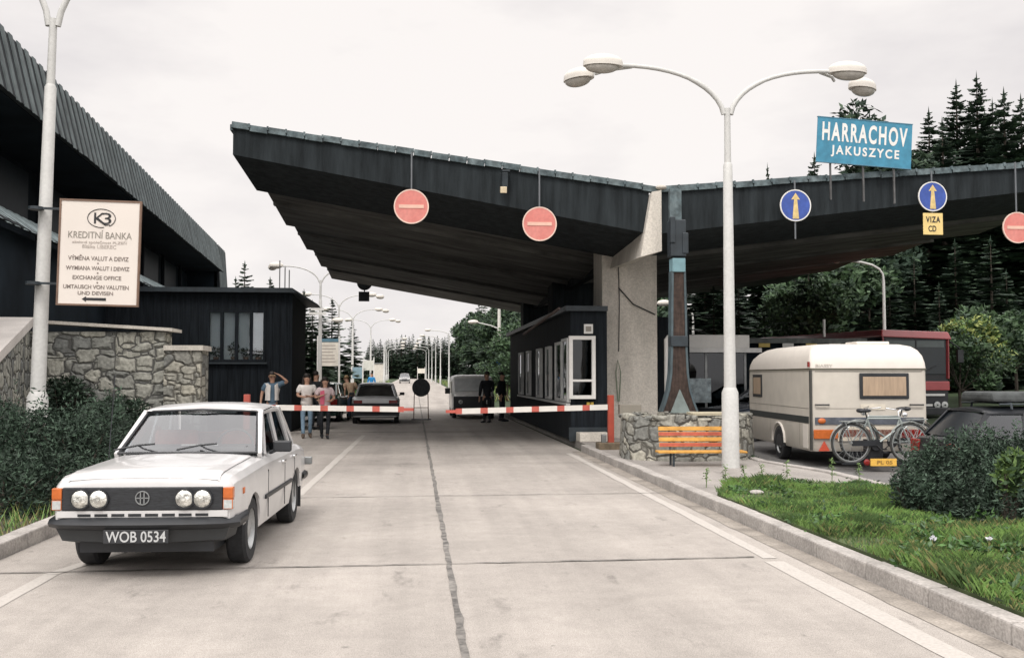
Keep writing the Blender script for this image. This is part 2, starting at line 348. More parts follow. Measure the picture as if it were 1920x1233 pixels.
# gutter strip, painted edge lines, slab joints and one broad dark cross band
def ribbon(name, pts, wd, z, mat, jit=0.0, step=.25, wj=0.0):
    k = MB(); row = []
    for (a, b) in zip(pts[:-1], pts[1:]):
        a = Vector((*a, 0)); b = Vector((*b, 0)); n = max(1, int((b-a).length/step)); t = (b-a).normalized(); s_ = Vector((t.y, -t.x, 0))
        for i in range(n+1):
            c = a.lerp(b, i/n)+s_*rnd.uniform(-jit, jit); ww = wd*(1+rnd.uniform(-wj, wj))
            row.append([tuple(c-s_*ww/2+Vector((0, 0, z+grade(c.y)))), tuple(c+s_*ww/2+Vector((0, 0, z+grade(c.y))))])
    k.grid(row); return struct(k.build(name, mat))
ribbon('gutter_strip', [(3.44, -4), (3.44, 21.5)], .2, .004, M('gutter', (.30, .27, .235), .95, var=.35, scale=2, grain=.3), .008, .4, .06)
ribbon('road_marking', [(3.08, -4), (3.10, 8.6)], .17, .004, marking, .004, .4, .05)
ribbon('road_marking', [(3.12, 8.75), (3.2, 21)], .12, .004, marking, .006, .4, .1)
ribbon('road_marking', [(-2.92, -4), (-2.92, 8.6), (-1.55, 14), (-1.38, 28)], .12, .004, marking, .005, .4, .08)
ribbon('road_joint_and_band', [(.285, -4), (.30, 12)], .05, .005, tar, .006, .2, .25)
ribbon('road_joint_and_band', [(.30, 12), (.29, 80)], .055, .005, tar, .01, .3, .3)
for y0, a, b, ww in ((8.75, -3.55, 3.0, .028), (13.7, -3.55, 3.5, .025), (18.7, -3.55, 3.5, .02), (3.75, -3.5, 3.5, .025), (24, -3.5, 3.5, .03), (29.4, -6, 3.5, .16), (35, -6, 3.5, .04), (41, -6, 3.5, .04)):  # the broadest strip is just a dark band across the road
    ribbon('road_joint_and_band', [(a, y0-.08), (b, y0+.06)], ww, .0085, tar, .012, .2, .5)

# ---------------------------------------------------------------- border canopy (butterfly roof)
CX = 5.2
cn = thing('border_canopy', 'huge dark concrete butterfly roof over the road carried by a pale concrete pillar', 'canopy', (CX, 24.7, 0))
bays = [20.95, 24.1, 29.6, 35.2, 40.6, 45.7]
def wing(x0, x1, zt0, zt1, zs0, zs1):
    """x0 outer tip, x1 root; saw-toothed soffit of five bays"""
    k = MB(); lo = min(x0, x1); hi = max(x0, x1)
    f = lambda a0, a1, x: a0+(a1-a0)*(x-x0)/(x1-x0)
    for i in range(5):
        ya, yb = bays[i]+(.003 if i else 0), bays[i+1]
        dz = .0 if i else 0
        def z(x, y): return f(zs0, zs1, x)+dz-(.40 if i else .16)*(y-ya)/(yb-ya)+(.24 if i else 0)
        n = 1
        k.hexa([(lo, ya, z(lo, ya)), (hi, ya, z(hi, ya)), (hi, yb, z(hi, yb)), (lo, yb, z(lo, yb)),
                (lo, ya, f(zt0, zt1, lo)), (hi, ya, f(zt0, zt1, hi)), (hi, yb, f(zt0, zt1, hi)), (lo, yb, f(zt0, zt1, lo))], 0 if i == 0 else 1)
        # shallow downstand rib in the middle of each bay
        if i:
            ym = ya+(yb-ya)*.5
            for q in (0,):
                k.hexa([(lo+.02, ym-.12, z(lo, ym)-.09), (hi-.02, ym-.12, z(hi, ym)-.09), (hi-.02, ym+.12, z(hi, ym)-.09), (lo+.02, ym+.12, z(lo, ym)-.09),
                        (lo+.02, ym-.16, z(lo, ym)+.05), (hi-.02, ym-.16, z(hi, ym)+.05), (hi-.02, ym+.16, z(hi, ym)+.05), (lo+.02, ym+.16, z(lo, ym)+.05)], 1)
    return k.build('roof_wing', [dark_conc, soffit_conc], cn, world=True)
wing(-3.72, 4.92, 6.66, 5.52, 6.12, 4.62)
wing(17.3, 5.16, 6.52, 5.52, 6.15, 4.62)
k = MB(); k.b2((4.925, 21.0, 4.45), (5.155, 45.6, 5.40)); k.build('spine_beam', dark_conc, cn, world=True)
# patinated metal edge trim in short lengths, with clips
def trim(x0, z0, x1, z1, n):
    k = MB(); tilt = []
    for i in range(n):
        a, b = i/n+.001, (i+1)/n-.001
        xa, xb = x0+(x1-x0)*a, x0+(x1-x0)*b; za, zb = z0+(z1-z0)*a, z0+(z1-z0)*b; j = rnd.uniform(-.012, .012)
        k.bar((xa, 20.98, za+j), (xb, 20.98, zb+j), .2, .125)
        k.box((xb, 20.885, zb+.035), (.035, .06, .08))
    k.build('edge_trim', patina, cn, world=True)
trim(-3.75, 6.72, 5.14, 5.55, 24); trim(5.16, 5.55, 17.3, 6.58, 30)
k = MB()
k.bar((-3.75, 21.1, 6.72), (-3.75, 45.7, 6.72), .12, .12); k.build('edge_trim', patina, cn, world=True)
for yp in (24.15, 33.0, 42.0):
    k = MB(); k.b2((CX-.70, yp, 0), (CX+.66, yp+1.15, 5.0)); pl = k.build('pillar', pale_conc if yp < 25 else dark_conc, cn, world=True, bevel=.02)  # rear pillars take the darker concrete as painted canopy shade
    if yp < 25:
        c = MB()
        c.tube([(CX-.3, yp-.03, 4.4), (CX-.28, yp-.04, 3.4), (CX-.3, yp-.03, 2.2)], .012, 6)
        c.tube([(CX-.3, yp-.03, 3.75), (CX+.05, yp-.05, 3.35), (CX+.6, yp-.03, 3.1)], .016, 6)
        c.build('cable', black_pl, cn, world=True)
        c = MB(); c.tube([(CX-.33, yp-.05, 1.0), (CX-.38, yp-.06, 1.7), (CX-.33, yp-.06, 2.0), (CX-.26, yp-.06, 1.7), (CX-.3, yp-.05, 1.0)], .014, 6)
        c.build('hose', M('hose_green', (.16, .2, .14), .6), cn, world=True)
# pale wedge-shaped concrete bracket below the valley
k = MB(); yb0 = 20.7
k.add([(4.93, yb0, 5.46), (5.13, yb0, 5.50), (5.13, yb0, 4.22), (4.70, yb0+.1, 4.10), (4.93, 24.1, 5.3), (5.13, 24.1, 5.3), (5.13, 24.1, 4.3), (4.70, 24.1, 4.2)],
      [(0, 3, 2, 1), (4, 5, 6, 7), (0, 1, 5, 4), (1, 2, 6, 5), (2, 3, 7, 6), (3, 0, 4, 7)])
k.build('bracket', pale_conc, cn, world=True)
k = MB(); k.ell((5.16, 20.85, 5.585), (.12, .10, .05)); k.build('drain_cap', pale_conc, cn, world=True, smooth=60)

# timber and copper mast standing in the stone planter, flared at its foot
mx, my = at(1271, 19.1); bm_ = thing('support_mast', 'brown timber mast with blue-green copper edges and flared foot in the stone planter', 'mast', (mx, my, .9))
rusty = M('rusty_timber', (.052, .034, .027), .85, var=.4, scale=5, stretch=(5, 5, .5), grain=.4, bscale=14)
k = MB(); prof = [(.95, .335), (1.12, .27), (1.35, .20), (1.65, .158), (2.1, .138), (2.75, .13), (3.58, .115)]
for (za, ra), (zb, rb) in zip(prof[:-1], prof[1:]):
    k.hexa([(-ra*.95, -.10, za), (ra*.95, -.10, za), (ra*.95, .10, za), (-ra*.95, .10, za), (-rb*.95, -.10, zb), (rb*.95, -.10, zb), (rb*.95, .10, zb), (-rb*.95, .10, zb)])
k.v = [(a, b, c-.9) for a, b, c in k.v]; k.build('shaft', rusty, bm_)
for sgn in (-1, 1):
    k = MB()
    for (za, ra), (zb, rb) in zip(prof[:-1], prof[1:]):
        xa, xb = sgn*(ra+.0), sgn*(rb+.0)
        k.hexa([(xa-.02, -.115, za-.9), (xa+.02, -.115, za-.9), (xa+.02, .115, za-.9), (xa-.02, .115, za-.9), (xb-.02, -.115, zb-.9), (xb+.02, -.115, zb-.9), (xb+.02, .115, zb-.9), (xb-.02, .115, zb-.9)])
    k.build('copper_edge', M('copper_dark', (.06, .085, .095), .6, var=.35, scale=3), bm_)
k = MB(); k.box((0, -.01, 1.36), (.32, .26, .2)); k.build('collar', dark_steel, bm_, bevel=.01)
k = MB(); k.box((0, -.01, 2.79), (.25, .26, .26)); k.build('cap', M('teal_copper', (.16, .28, .31), .6, var=.2), bm_, bevel=.01)
k = MB(); k.box((-.01, -.01, 3.30), (.30, .28, .70)); k.box((-.12, -.12, 3.45), (.1, .12, .5)); k.box((.12, -.1, 3.2), (.12, .14, .4)); k.build('hinge', dark_steel, bm_, bevel=.02)
k = MB(); k.box((-.02, .05, 3.96), (.22, .12, .6)); k.build('rain_pipe', patina, bm_)
k = MB(); k.add([(-.18, -.13, .02), (.2, -.13, .02), (.0, -.13, .46), (-.18, .05, .02), (.2, .05, .02), (0, .05, .46)], [(0, 1, 2), (5, 4, 3), (0, 3, 4, 1), (1, 4, 5, 2), (2, 5, 3, 0)]); k.build('foot_wedge', M('foot_conc', (.20, .24, .23), .9, var=.2), bm_)

# ---------------------------------------------------------------- customs kiosk below the canopy
kx0 = 3.60
ko = thing('customs_booth', 'dark timber customs booth below the canopy with white framed windows', 'booth', (4.1, 23.4, 0))
k = MB(); k.b2((kx0+.02, 23.42, .12), (4.48, 38.5, 3.12)); k.b2((4.485, 25.4, .12), (7.0, 38.5, 3.12)); k.build('wall', dark_wood, ko, world=True)
k = MB(); k.b2((kx0-.12, 23.25, 3.122), (4.47, 38.7, 3.24)); k.build('roof', dark_steel, ko, world=True)
k = MB(); k.b2((kx0-.03, 23.36, .10), (4.47, 23.41, .42)); k.build('plinth', dark_steel, ko, world=True)
# front corner window unit with open white frame
def frame_xz(k, x0, x1, z0, z1, y, t, dpt, mull=()):
    k.b2((x0, y, z0), (x0+t, y+dpt, z1)); k.b2((x1-t, y, z0), (x1, y+dpt, z1)); k.b2((x0+t, y+.001, z0), (x1-t, y+dpt-.001, z0+t)); k.b2((x0+t, y+.001, z1-t), (x1-t, y+dpt-.001, z1))
    for z in mull: k.b2((x0+t, y+.002, z), (x1-t, y+dpt-.002, z+t*.6))
def frame_yz(k, y0, y1, z0, z1, x, t, dpt, mull=()):
    k.b2((x-dpt, y0, z0), (x, y0+t, z1)); k.b2((x-dpt, y1-t, z0), (x, y1, z1)); k.b2((x-dpt+.001, y0+t, z0), (x-.001, y1-t, z0+t)); k.b2((x-dpt+.001, y0+t, z1-t), (x-.001, y1-t, z1))
    for z in mull: k.b2((x-dpt+.002, y0+t, z), (x-.002, y1-t, z+t*.6))
k = MB(); frame_xz(k, 3.56, 4.18, 1.08, 2.54, 23.26, .085, .15, (1.48,)); wn = k.build('window', white_paint, ko, world=True)
k = MB(); k.b2((3.65, 23.34, 1.17), (4.09, 23.35, 2.45)); k.build('pane', dim_glass, wn).location = (0, 0, 0)
for ch in wn.children:
    for vv in ch.data.vertices: vv.co = (vv.co.x-4.1, vv.co.y-23.4, vv.co.z)
for (ya, yb, za, zb) in ((23.42, 24.35, 1.0, 2.5), (24.4, 25.5, 1.0, 2.45), (26.6, 27.4, 1.0, 2.4), (28.6, 29.5, 1.0, 2.4), (31.4, 32.2, 1.0, 2.4), (33.6, 34.6, 1.0, 2.4)):
    k = MB(); frame_yz(k, ya, yb, za, zb, 3.615, .07, .09); wn = k.build('window', M('grey_white', (.45, .46, .45), .5), ko, world=True)
    k = MB(); k.b2((3.555-4.1, ya+.07-23.4, za+.07), (3.562-4.1, yb-.07-23.4, zb-.07)); k.build('pane', dim_glass, wn)
k = MB(); k.b2((3.5, 23.4, .93), (3.6, 34.7, .98)); k.build('sill', M('grey_white', (.45, .46, .45)), ko, world=True)
k = MB(); k.b2((3.93, 23.38, 2.60), (4.14, 23.415, 2.82), 0); k.b2((3.97, 23.372, 2.65), (4.10, 23.38, 2.77), 1); k.build('notice', [white_paint, grey_ink], ko, world=True)
k = MB(); k.bar((3.38, 23.6, 3.2), (2.95, 27.5, 2.75), .05, .05); k.build('drip_rail', M('rail_brown', (.12, .09, .08), .6), ko, world=True)
for dx in (0, .09):
    k = MB(); k.b2((3.99+dx, 23.385, .84), (4.06+dx, 23.415, 1.0)); k.build('sticker', M('sticker_yellow', (.6, .42, .08), .6), ko, world=True)
k = MB(); k.b2((3.72, 22.75, .12), (4.42, 23.3, .32)); st = k.build('door_step', pale_conc, None, bevel=.015); tag(st, 'low concrete step block at the front of the dark customs booth', 'step')
# white pipe frame right of the pillar
fx, fy = at(1249, 24.6)
k = MB(); k.tube([(fx, fy, .12), (fx, fy, 2.5), (fx+.05, fy+.02, 2.56), (fx+.3, fy+.02, 2.56), (fx+.36, fy+.02, 2.5), (fx+.36, fy+.02, .12)], .05, 8)
o = k.build('pipe_frame', white_paint, smooth=50); tag(o, 'white pipe frame standing upright right of the concrete pillar', 'frame')

# ---------------------------------------------------------------- stone planter
px_, py_ = at(1280, 18.95)
pl = thing('stone_planter', 'round granite rubble planter wall around the timber mast foot', 'planter', (px_, py_, .12))
k = MB(); n = 40; ro, ri, zt = 1.22, .95, .72
def rr(a): return ro*(1+.05*math.cos(3*a+1)+.02*math.cos(7*a))
rows = []
for z_, f_ in ((-.15, 1.03), (.2, 1.01), (.5, 1.0), (zt, .985)): rows.append([(rr(2*math.pi*i/n)*f_*math.cos(2*math.pi*i/n), rr(2*math.pi*i/n)*f_*math.sin(2*math.pi*i/n), z_+(.03*math.sin(5*i) if z_ == zt else 0)) for i in range(n)])
rows.append([(ri*math.cos(2*math.pi*i/n), ri*math.sin(2*math.pi*i/n), zt-.02) for i in range(n)])
rows.append([(ri*math.cos(2*math.pi*i/n), ri*math.sin(2*math.pi*i/n), .55) for i in range(n)])
k.grid(rows, closed=True); k.build('wall', granite_fine, pl, smooth=40)
k = MB(); k.lathe([(ri+.02, .5), (ri+.02, .64), (.3, .72)], n=24); k.build('soil', soil, pl)
k = MB()
for i in range(26):
    a = 2*math.pi*i/26+rnd.uniform(-.05, .05); r_ = rr(a)-.15
    k.box((r_*math.cos(a), r_*math.sin(a), zt+.01+rnd.uniform(-.02, .03)), (rnd.uniform(.22, .34), rnd.uniform(.2, .34), rnd.uniform(.06, .13)), rz=a+rnd.uniform(-.4, .4))
k.build('coping', granite_fine, pl, bevel=.04)
k = MB(); k.box((.25, -.85, zt+.10), (.75, .3, .04), rz=.12, rx=.05); o = k.build('loose_board', M('board', (.4, .36, .26), .8)); o.location = (px_, py_, .12)
tag(o, 'loose pale board lying on top of the round stone planter', 'board')

# ---------------------------------------------------------------- bench
bx_, by_ = at(1313, 17.0)
bn = thing('park_bench', 'slatted bench with red and yellow boards in front of the stone planter', 'bench', (bx_, by_, .12), -R(3)); bn.scale = (.91, .91, .93)
red_b = M('bench_red', (.36, .075, .045), .65, var=.22, scale=8); yel_b = M('bench_yellow', (.52, .27, .055), .65, var=.2, scale=8)
k = MB()
for i, mt in enumerate((0, 1, 0, 1)):
    z_ = .36+.095*i; y_ = .14+.03*i; k.box((0, y_, z_), (1.5, .03, .075), 1-mt, rx=-R(14))
k.build('backrest', [yel_b, red_b], bn, bevel=.006)
k = MB()
for y_ in (-.22, -.12, -.02, .08): k.box((-.02, y_, .25), (1.62, .075, .032), 0)
k.build('seat', [yel_b], bn, bevel=.006)
for sx in (-.55, .55):
    for y_ in (-.2, .08):
        k = MB(); k.box((sx, y_, .117), (.035, .035, .234)); k.build('leg', dark_steel, bn)
    k = MB(); k.bar((sx, .10, .2), (sx, .265, .7), .035, .02); k.build('back_support', dark_steel, bn)
# ---------------------------------------------------------------- long clad station building on the left
A_ = Vector(at(0, 20.0)); B_ = Vector(at(420, 56.0)); U_ = (B_-A_).normalized(); Nn = Vector((U_.y, -U_.x)); LB = (B_-A_).length
def Q(s, o, z): p = A_+U_*s+Nn*o; return (p.x, p.y, z)
clad = M('weathered_cladding', (.10, .122, .125), .8, var=.35, scale=1.2, stretch=(2, 2, .6), grain=.25, bscale=6)
clad_gap = M('cladding_gap', (.010, .014, .017), .9, var=.3)
clad_skylit = M('skylit_cladding', (.30, .37, .38), .7, var=.35, scale=1.2, grain=.3, bscale=6)  # lower band coloured paler for the skylight its slope catches
dark_wall = M('dark_wall', (.010, .015, .020), .85, var=.4, scale=.8, spec=.1)
sb = thing('station_building', 'long dark two storey building with slanted ribbed cladding bands along the left', 'building', (*Q(20, -4, 0),))
k = MB()
k.hexa([Q(-9, -12, 0), Q(-9, -1.6, 0), Q(LB, -1.6, 0), Q(LB, -12, 0), Q(-9, -12, 8.2), Q(-9, -1.6, 8.2), Q(LB, -1.6, 8.2), Q(LB, -12, 8.2)])
k.hexa([Q(-9, -1.59, 0), Q(-9, -.1, 0), Q(LB-4, -.1, 0), Q(LB-4, -1.59, 0), Q(-9, -1.59, 4.6), Q(-9, -.1, 4.6), Q(LB-4, -.1, 4.6), Q(LB-4, -1.59, 4.6)])
k.hexa([Q(LB-3.5, -1.59, 0), Q(LB-3.5, -.14, 0), Q(LB, -.14, 0), Q(LB, -1.59, 0), Q(LB-3.5, -1.59, 8.2), Q(LB-3.5, -.14, 8.2), Q(LB, -.14, 8.2), Q(LB, -1.59, 8.2)])
k.build('wall', dark_wall, sb, world=True)
k = MB(); k.hexa([Q(-9, -12, 8.205), Q(-9, -.02, 8.205), Q(LB, -.02, 8.205), Q(LB, -12, 8.205), Q(-9, -12, 8.48), Q(-9, -.02, 8.48), Q(LB, -.02, 8.48), Q(LB, -12, 8.48)]); k.build('roof', dark_steel, sb, world=True)
def cladding(s0, s1, o0, z0, o1, z1, mat, name='cladding', pitch=.52, rib=.27):
    """from top (o0,z0) to bottom (o1,z1)"""
    k = MB(); th = .12
    k.hexa([Q(s0, o1-th, z1), Q(s0, o1, z1), Q(s1, o1, z1), Q(s1, o1-th, z1), Q(s0, o0-th, z0), Q(s0, o0, z0), Q(s1, o0, z0), Q(s1, o0-th, z0)], 0)
    n = int((s1-s0)/pitch)
    for i in range(n):
        s = s0+(i+.5)*pitch; j = rnd.uniform(-.02, .02)
        k.hexa([Q(s-rib/2, o1+.004, z1-.03+j), Q(s-rib/2+.03, o1+.03, z1-.03+j), Q(s+rib/2-.03, o1+.03, z1-.03+j), Q(s+rib/2, o1+.004, z1-.03+j),
                Q(s-rib/2, o0+.004, z0+.03), Q(s-rib/2+.03, o0+.03, z0+.03), Q(s+rib/2-.03, o0+.03, z0+.03), Q(s+rib/2, o0+.004, z0+.03)], 1)
    return k.build(name, [clad_gap, mat], sb, world=True)
cladding(-9, LB-3.6, 0, 8.45, .36, 7.02, clad)
cladding(LB-3.55, LB, 0, 8.45, .32, 4.1, clad)
cladding(-9, LB-4.5, -.75, 5.28, .25, 4.62, clad_skylit)
k = MB(); k.hexa([Q(-9, -1.55, 7.03), Q(-9, .2, 7.03), Q(LB-3.7, .2, 7.03), Q(LB-3.7, -1.55, 7.03), Q(-9, -1.55, 7.07), Q(-9, .2, 7.07), Q(LB-3.7, .2, 7.07), Q(LB-3.7, -1.55, 7.07)]); k.build('soffit', dark_wall, sb, world=True)
for i in range(9):
    s = -6+i*4.6
    k = MB(); k.hexa([Q(s, -1.58, 5.5), Q(s, -1.5, 5.5), Q(s+3.4, -1.5, 5.5), Q(s+3.4, -1.58, 5.5), Q(s, -1.58, 6.9), Q(s, -1.5, 6.9), Q(s+3.4, -1.5, 6.9), Q(s+3.4, -1.58, 6.9)], 0)
    k.build('window', M('dark_window', (.012, .017, .022), .5, var=.2, spec=.1), sb, world=True)
    k = MB(); k.bar(Q(s+4.0, -1.4, 4.7), Q(s+4.0, -1.4, 7.15), .12, .12); k.build('post', dark_wood, sb, world=True)

# ---------------------------------------------------------------- low dark timber block with the window
lb = thing('guard_house', 'low dark timber guard house with a four pane window behind the walking people', 'house', (-9, 30, 0))
y0, y1 = 29.98, 33.6; wx0, wx1, wz0, wz1 = -5.98, -4.32, 2.02, 3.52
k = MB()
k.b2((-16, y0, 0), (wx0, y1, 4.02)); k.b2((wx1, y0, 0), (-3.56, y1, 4.02)); k.b2((wx0, y0, 0), (wx1, y1, wz0)); k.b2((wx0, y0, wz1), (wx1, y1, 4.02)); k.b2((wx0, y0+.8, wz0), (wx1, y1, wz1))
k.build('wall', dark_wood, lb, world=True)
k = MB()
for i in range(60):
    x = -15.9+i*.21
    if x > -3.66: break
    if wx0-.12 < x < wx1+.12:
        k.b2((x-.012, y0-.02, .05), (x+.012, y0-.001, wz0-.1)); k.b2((x-.012, y0-.02, wz1+.1), (x+.012, y0-.001, 3.95))
    else: k.b2((x-.012, y0-.02, .05), (x+.012, y0-.001, 3.95))
k.build('batten_cladding', dark_wood, lb, world=True)
k = MB(); k.hexa([(-16.2, y0-.25, 4.025), (-3.45, y0-.25, 4.025), (-3.1, y1+.3, 3.86), (-16.2, y1+.3, 4.025), (-16.2, y0-.25, 4.16), (-3.55, y0-.25, 4.16), (-3.2, y1+.3, 3.98), (-16.2, y1+.3, 4.16)]); k.build('roof', dark_steel, lb, world=True)
k = MB(); frame_xz(k, wx0, wx1, wz0, wz1, y0-.03, .07, .09)
for i in (1, 2, 3): k.b2((wx0+i*(wx1-wx0)/4-.045, y0-.028, wz0+.06), (wx0+i*(wx1-wx0)/4+.045, y0+.05, wz1-.06))
wn = k.build('window', dark_wood, lb, world=True)
k = MB(); k.b2((wx0+9, y0+.02-30, wz0), (wx1+9, y0+.03-30, wz1)); k.build('pane', win_glass, wn)
k = MB(); k.b2((wx0+9.0, y0+.24-30, wz0+.0), (wx1+9.0, y0+.27-30, wz1)); k.build('pale_sky_sheet', M('window_sky_pale', (.72, .78, .79), .9, var=.0, var2=(.88, .9, .9), scale=1.1), wn)  # pale sheet added behind the glass to stand in for sky seen through
k = MB(); k.b2((wx0-.05, y0-.12, wz0-.06), (wx1+.05, y0-.031, wz0-.01)); k.build('sill', dark_steel, wn); wn.children[-1].location = (9, -30, 0)
def leafball(k, c, r, n, s0, s1, m=1, flat=1.0, inner=.35, mats=1):
    for _ in range(n):
        d = Vector((rnd.gauss(0, 1), rnd.gauss(0, 1), rnd.gauss(0, 1))); d.normalize(); rad = (inner+(1-inner)*rnd.random()**.6)
        p = Vector((c[0]+d.x*r[0]*rad, c[1]+d.y*r[1]*rad, c[2]+d.z*r[2]*rad)); s = rnd.uniform(s0, s1)
        t = Vector((rnd.gauss(0, 1)+d.x, rnd.gauss(0, 1)+d.y, rnd.gauss(0, .8)+.35+d.z*.5)).normalized(); u = t.cross(Vector((rnd.gauss(0, 1), rnd.gauss(0, 1), rnd.gauss(0, 1)))).normalized()
        a = p-t*s; b = p+t*s; wv = u*s*.42*flat; mm_ = m if mats == 1 else m+int(rnd.random()*mats)
        k.add([a, p-t*s*.1+wv, b, p-t*s*.1-wv], [(0, 1, 2, 3)], mm_)
leaf_dk = M('leaf_dark', (.028, .050, .030), .65, var=.5, scale=1.5, spec=.3)
leaf_md = M('leaf_mid', (.052, .092, .042), .6, var=.45, scale=1.5, spec=.3)
leaf_lt = M('leaf_light', (.12, .19, .06), .6, var=.4, scale=1.5, spec=.3)
leaf_yl = M('leaf_yellow', (.28, .32, .10), .6, var=.35, scale=1.5, spec=.3)
bark = M('bark', (.06, .05, .04), .95, var=.4, scale=6, bump=.5, bscale=20)
for i, (fx_, hh) in enumerate(((-5.75, .32), (-5.25, .42), (-4.9, .28), (-4.55, .25))):
    pt = thing('potted_plant', ['leafy pot plant at the left end of the guard house sill', 'largest pot plant in the middle of the guard house window', 'small pot plant right of the middle of the guard house window', 'small pot plant at the right end of the guard house window'][i], 'pot plant', (fx_, y0+.125, wz0+.005), 0, 'pot plants in the guard house window')
    k = MB(); k.lathe([(.06, 0), (.085, .14), (.08, .145)], n=10); k.build('pot', M('clay', (.3, .2, .15), .8), pt)
    k = MB(); leafball(k, (0, 0, .14+hh/2), (.2, .09, hh/2), 90, .03, .06, 0); k.build('foliage', leaf_dk, pt)
for i, (px, y_) in enumerate(((523, 487), (533, 500), (541, 505))):
    ax, ay = at(px, 31.5); zt = zz(y_, 31.5)
    k = MB(); k.tube([(ax, ay, 4.1), (ax, ay, zt)], .018, 5); o = k.build('antenna_mast', grey_steel)
    tag(o, ['tallest and leftmost of the thin masts on the guard house roof', 'middle thin mast on the guard house roof', 'shortest and rightmost thin mast on the guard house roof'][i], 'mast', 'thin masts on the guard house roof')

# ---------------------------------------------------------------- stone retaining wall on the left
sw = thing('stone_wall', 'granite rubble retaining wall with pale coping behind the white saloon', 'wall', (-7, 20, 0))
wl = []
x_l, x_m, x_r = at(-40, 19.5)[0], at(322, 19.7)[0], at(378, 19.7)[0]; yw = 20.15
k = MB(); k.b2((x_l-3, yw, 0), (x_m-.12, yw+.6, 2.46)); k.build('wall', granite, sw, world=True)
k = MB(); x_c = at(60, 19.3)[0]
k.add([(x_c, yw-.12, 2.62), (x_m+.05, yw-.12, 2.47), (x_m+.05, yw+.7, 2.47), (x_c, yw+.7, 2.62), (x_c, yw-.12, 2.68), (x_m+.05, yw-.12, 2.53), (x_m+.05, yw+.7, 2.53), (x_c, yw+.7, 2.68)],
      [(3, 2, 1, 0), (4, 5, 6, 7), (0, 1, 5, 4), (1, 2, 6, 5), (2, 3, 7, 6), (3, 0, 4, 7)]); k.build('coping', pale_conc, sw, world=True)
sp_ = thing('stone_pier', 'lower square granite pier at the right end of the rubble wall', 'pier', ((x_m+x_r)/2, yw+.3, 0))
k = MB(); k.b2((x_m-.11, yw-.06, 0), (x_r, yw+.7, 2.10)); k.build('shaft', granite_fine, sp_, world=True)
k = MB(); k.b2((x_m-.115, yw-.1, 2.102), (x_r+.05, yw+.75, 2.2)); k.build('coping', pale_conc, sp_, world=True)
# sloping pale parapet of the stairs at the far left
k = MB(); a = at(62, 19.2); b = at(-6, 14.6); za = 2.72; zb = zz(665, 14.6)
k.add([(a[0], a[1], za-.16), (a[0]-4, a[1], za-.16), (b[0]-3, b[1], zb-.16), (b[0], b[1], zb-.16), (a[0], a[1], za), (a[0]-4, a[1], za+.02), (b[0]-3, b[1], zb+.02), (b[0], b[1], zb)],
      [(0, 1, 2, 3), (7, 6, 5, 4), (4, 5, 1, 0), (5, 6, 2, 1), (6, 7, 3, 2), (7, 4, 0, 3)])
rp = thing('stair_parapet', 'pale sloping concrete slab topping the stone stair wall at the far left', 'parapet', (a[0]-2, a[1]-2, 0))
k.build('slab', M('stair_slab', (.60, .565, .53), .85, var=.12, scale=1, grain=.2), rp, world=True)
k = MB(); k.add([(a[0]-.05, a[1]-.02, 0), (b[0]-.05, b[1], 0), (b[0]-3, b[1], 0), (a[0]-4, a[1]-.02, 0), (a[0]-.05, a[1]-.02, za-.165), (b[0]-.05, b[1], zb-.165), (b[0]-3, b[1], zb-.165), (a[0]-4, a[1]-.02, za-.165)],
      [(0, 1, 2, 3), (7, 6, 5, 4), (4, 5, 1, 0), (5, 6, 2, 1), (6, 7, 3, 2), (7, 4, 0, 3)]); k.build('wall', granite, rp, world=True)

# ---------------------------------------------------------------- street lamps
def head(parent, c, L_, W_, ang):
    k = MB(); k.ell((0, 0, .02), (L_/2, W_/2, .14), 18, 8, z0=-.12)
    k.lathe([(1, 0), (1, .05)], n=18); n0 = len(k.v)-36
    for i in range(n0, len(k.v)): v_ = k.v[i]; k.v[i] = (v_[0]*L_/2*1.01, v_[1]*W_/2*1.01, v_[2]-.045)
    h_ = k.build('lamp_head', lamp_white, parent, smooth=45)
    h_.location = c; h_.rotation_euler = (0, 0, ang)
    k = MB(); k.ell((.02, 0, -.05), (L_/2*.86, W_/2*.88, .11), 16, 6, z1=-.02); k.build('lens', lamp_lens, h_, smooth=45)
    return h_
def arm_path(side, x1, z0, z1):
    P = []
    for i in range(13):
        t = i/12; P.append((side*(.06+x1*(t**1.55)*.98), 0, z0+(z1-z0)*(1-(1-t)**2.1)))
    return P
def double_lamp(loc, label, fork=6.1, rz=0, near=True, rise=.72):
    t = thing('street_lamp', label, 'street lamp', loc, rz, 'double armed street lamps along the left kerb' if not near or loc[0] < 0 else None)
    sc = 1.0; n = 16 if near else 8
    k = MB(); k.tube([(0, 0, 0), (0, 0, 1.22), (0, 0, 1.30)], [.145, .135, .10], n); k.build('sleeve', white_metal, t, smooth=40)
    k = MB(); k.tube([(0, 0, 1.28), (0, 0, fork-.9), (0, 0, fork-.86)], [.098, .075, .058], n); k.tube([(0, 0, fork-.88), (0, 0, fork+.05)], [.056, .05], n); k.build('pole', white_metal, t, smooth=40)
    for s in (-1, 1):
        k = MB(); k.tube(arm_path(s, 1.75, fork-.05, fork+rise), [.042]*6+[.034]*7, 10 if near else 6)
        k.tube([(s*1.6, 0, fork+rise-.02), (s*1.95, .35, fork+rise+.02), (s*2.1, .6, fork+rise+.03)], .028, 6); k.build('arm', white_metal, t, smooth=40)
        head(t, (s*2.08, 0, fork+rise+.02), .66, .34, 0 if s > 0 else math.pi)
        head(t, (s*(2.62 if s > 0 else 2.35), .62 if s > 0 else .82, fork+rise+(-.06 if s > 0 else .03)), .62, .36, R(30) if s > 0 else math.pi-R(50))
    return t
lx, ly = at(1368, 16.6); double_lamp((lx, ly, .12), 'white double armed street lamp standing beside the red and yellow bench', 5.86)
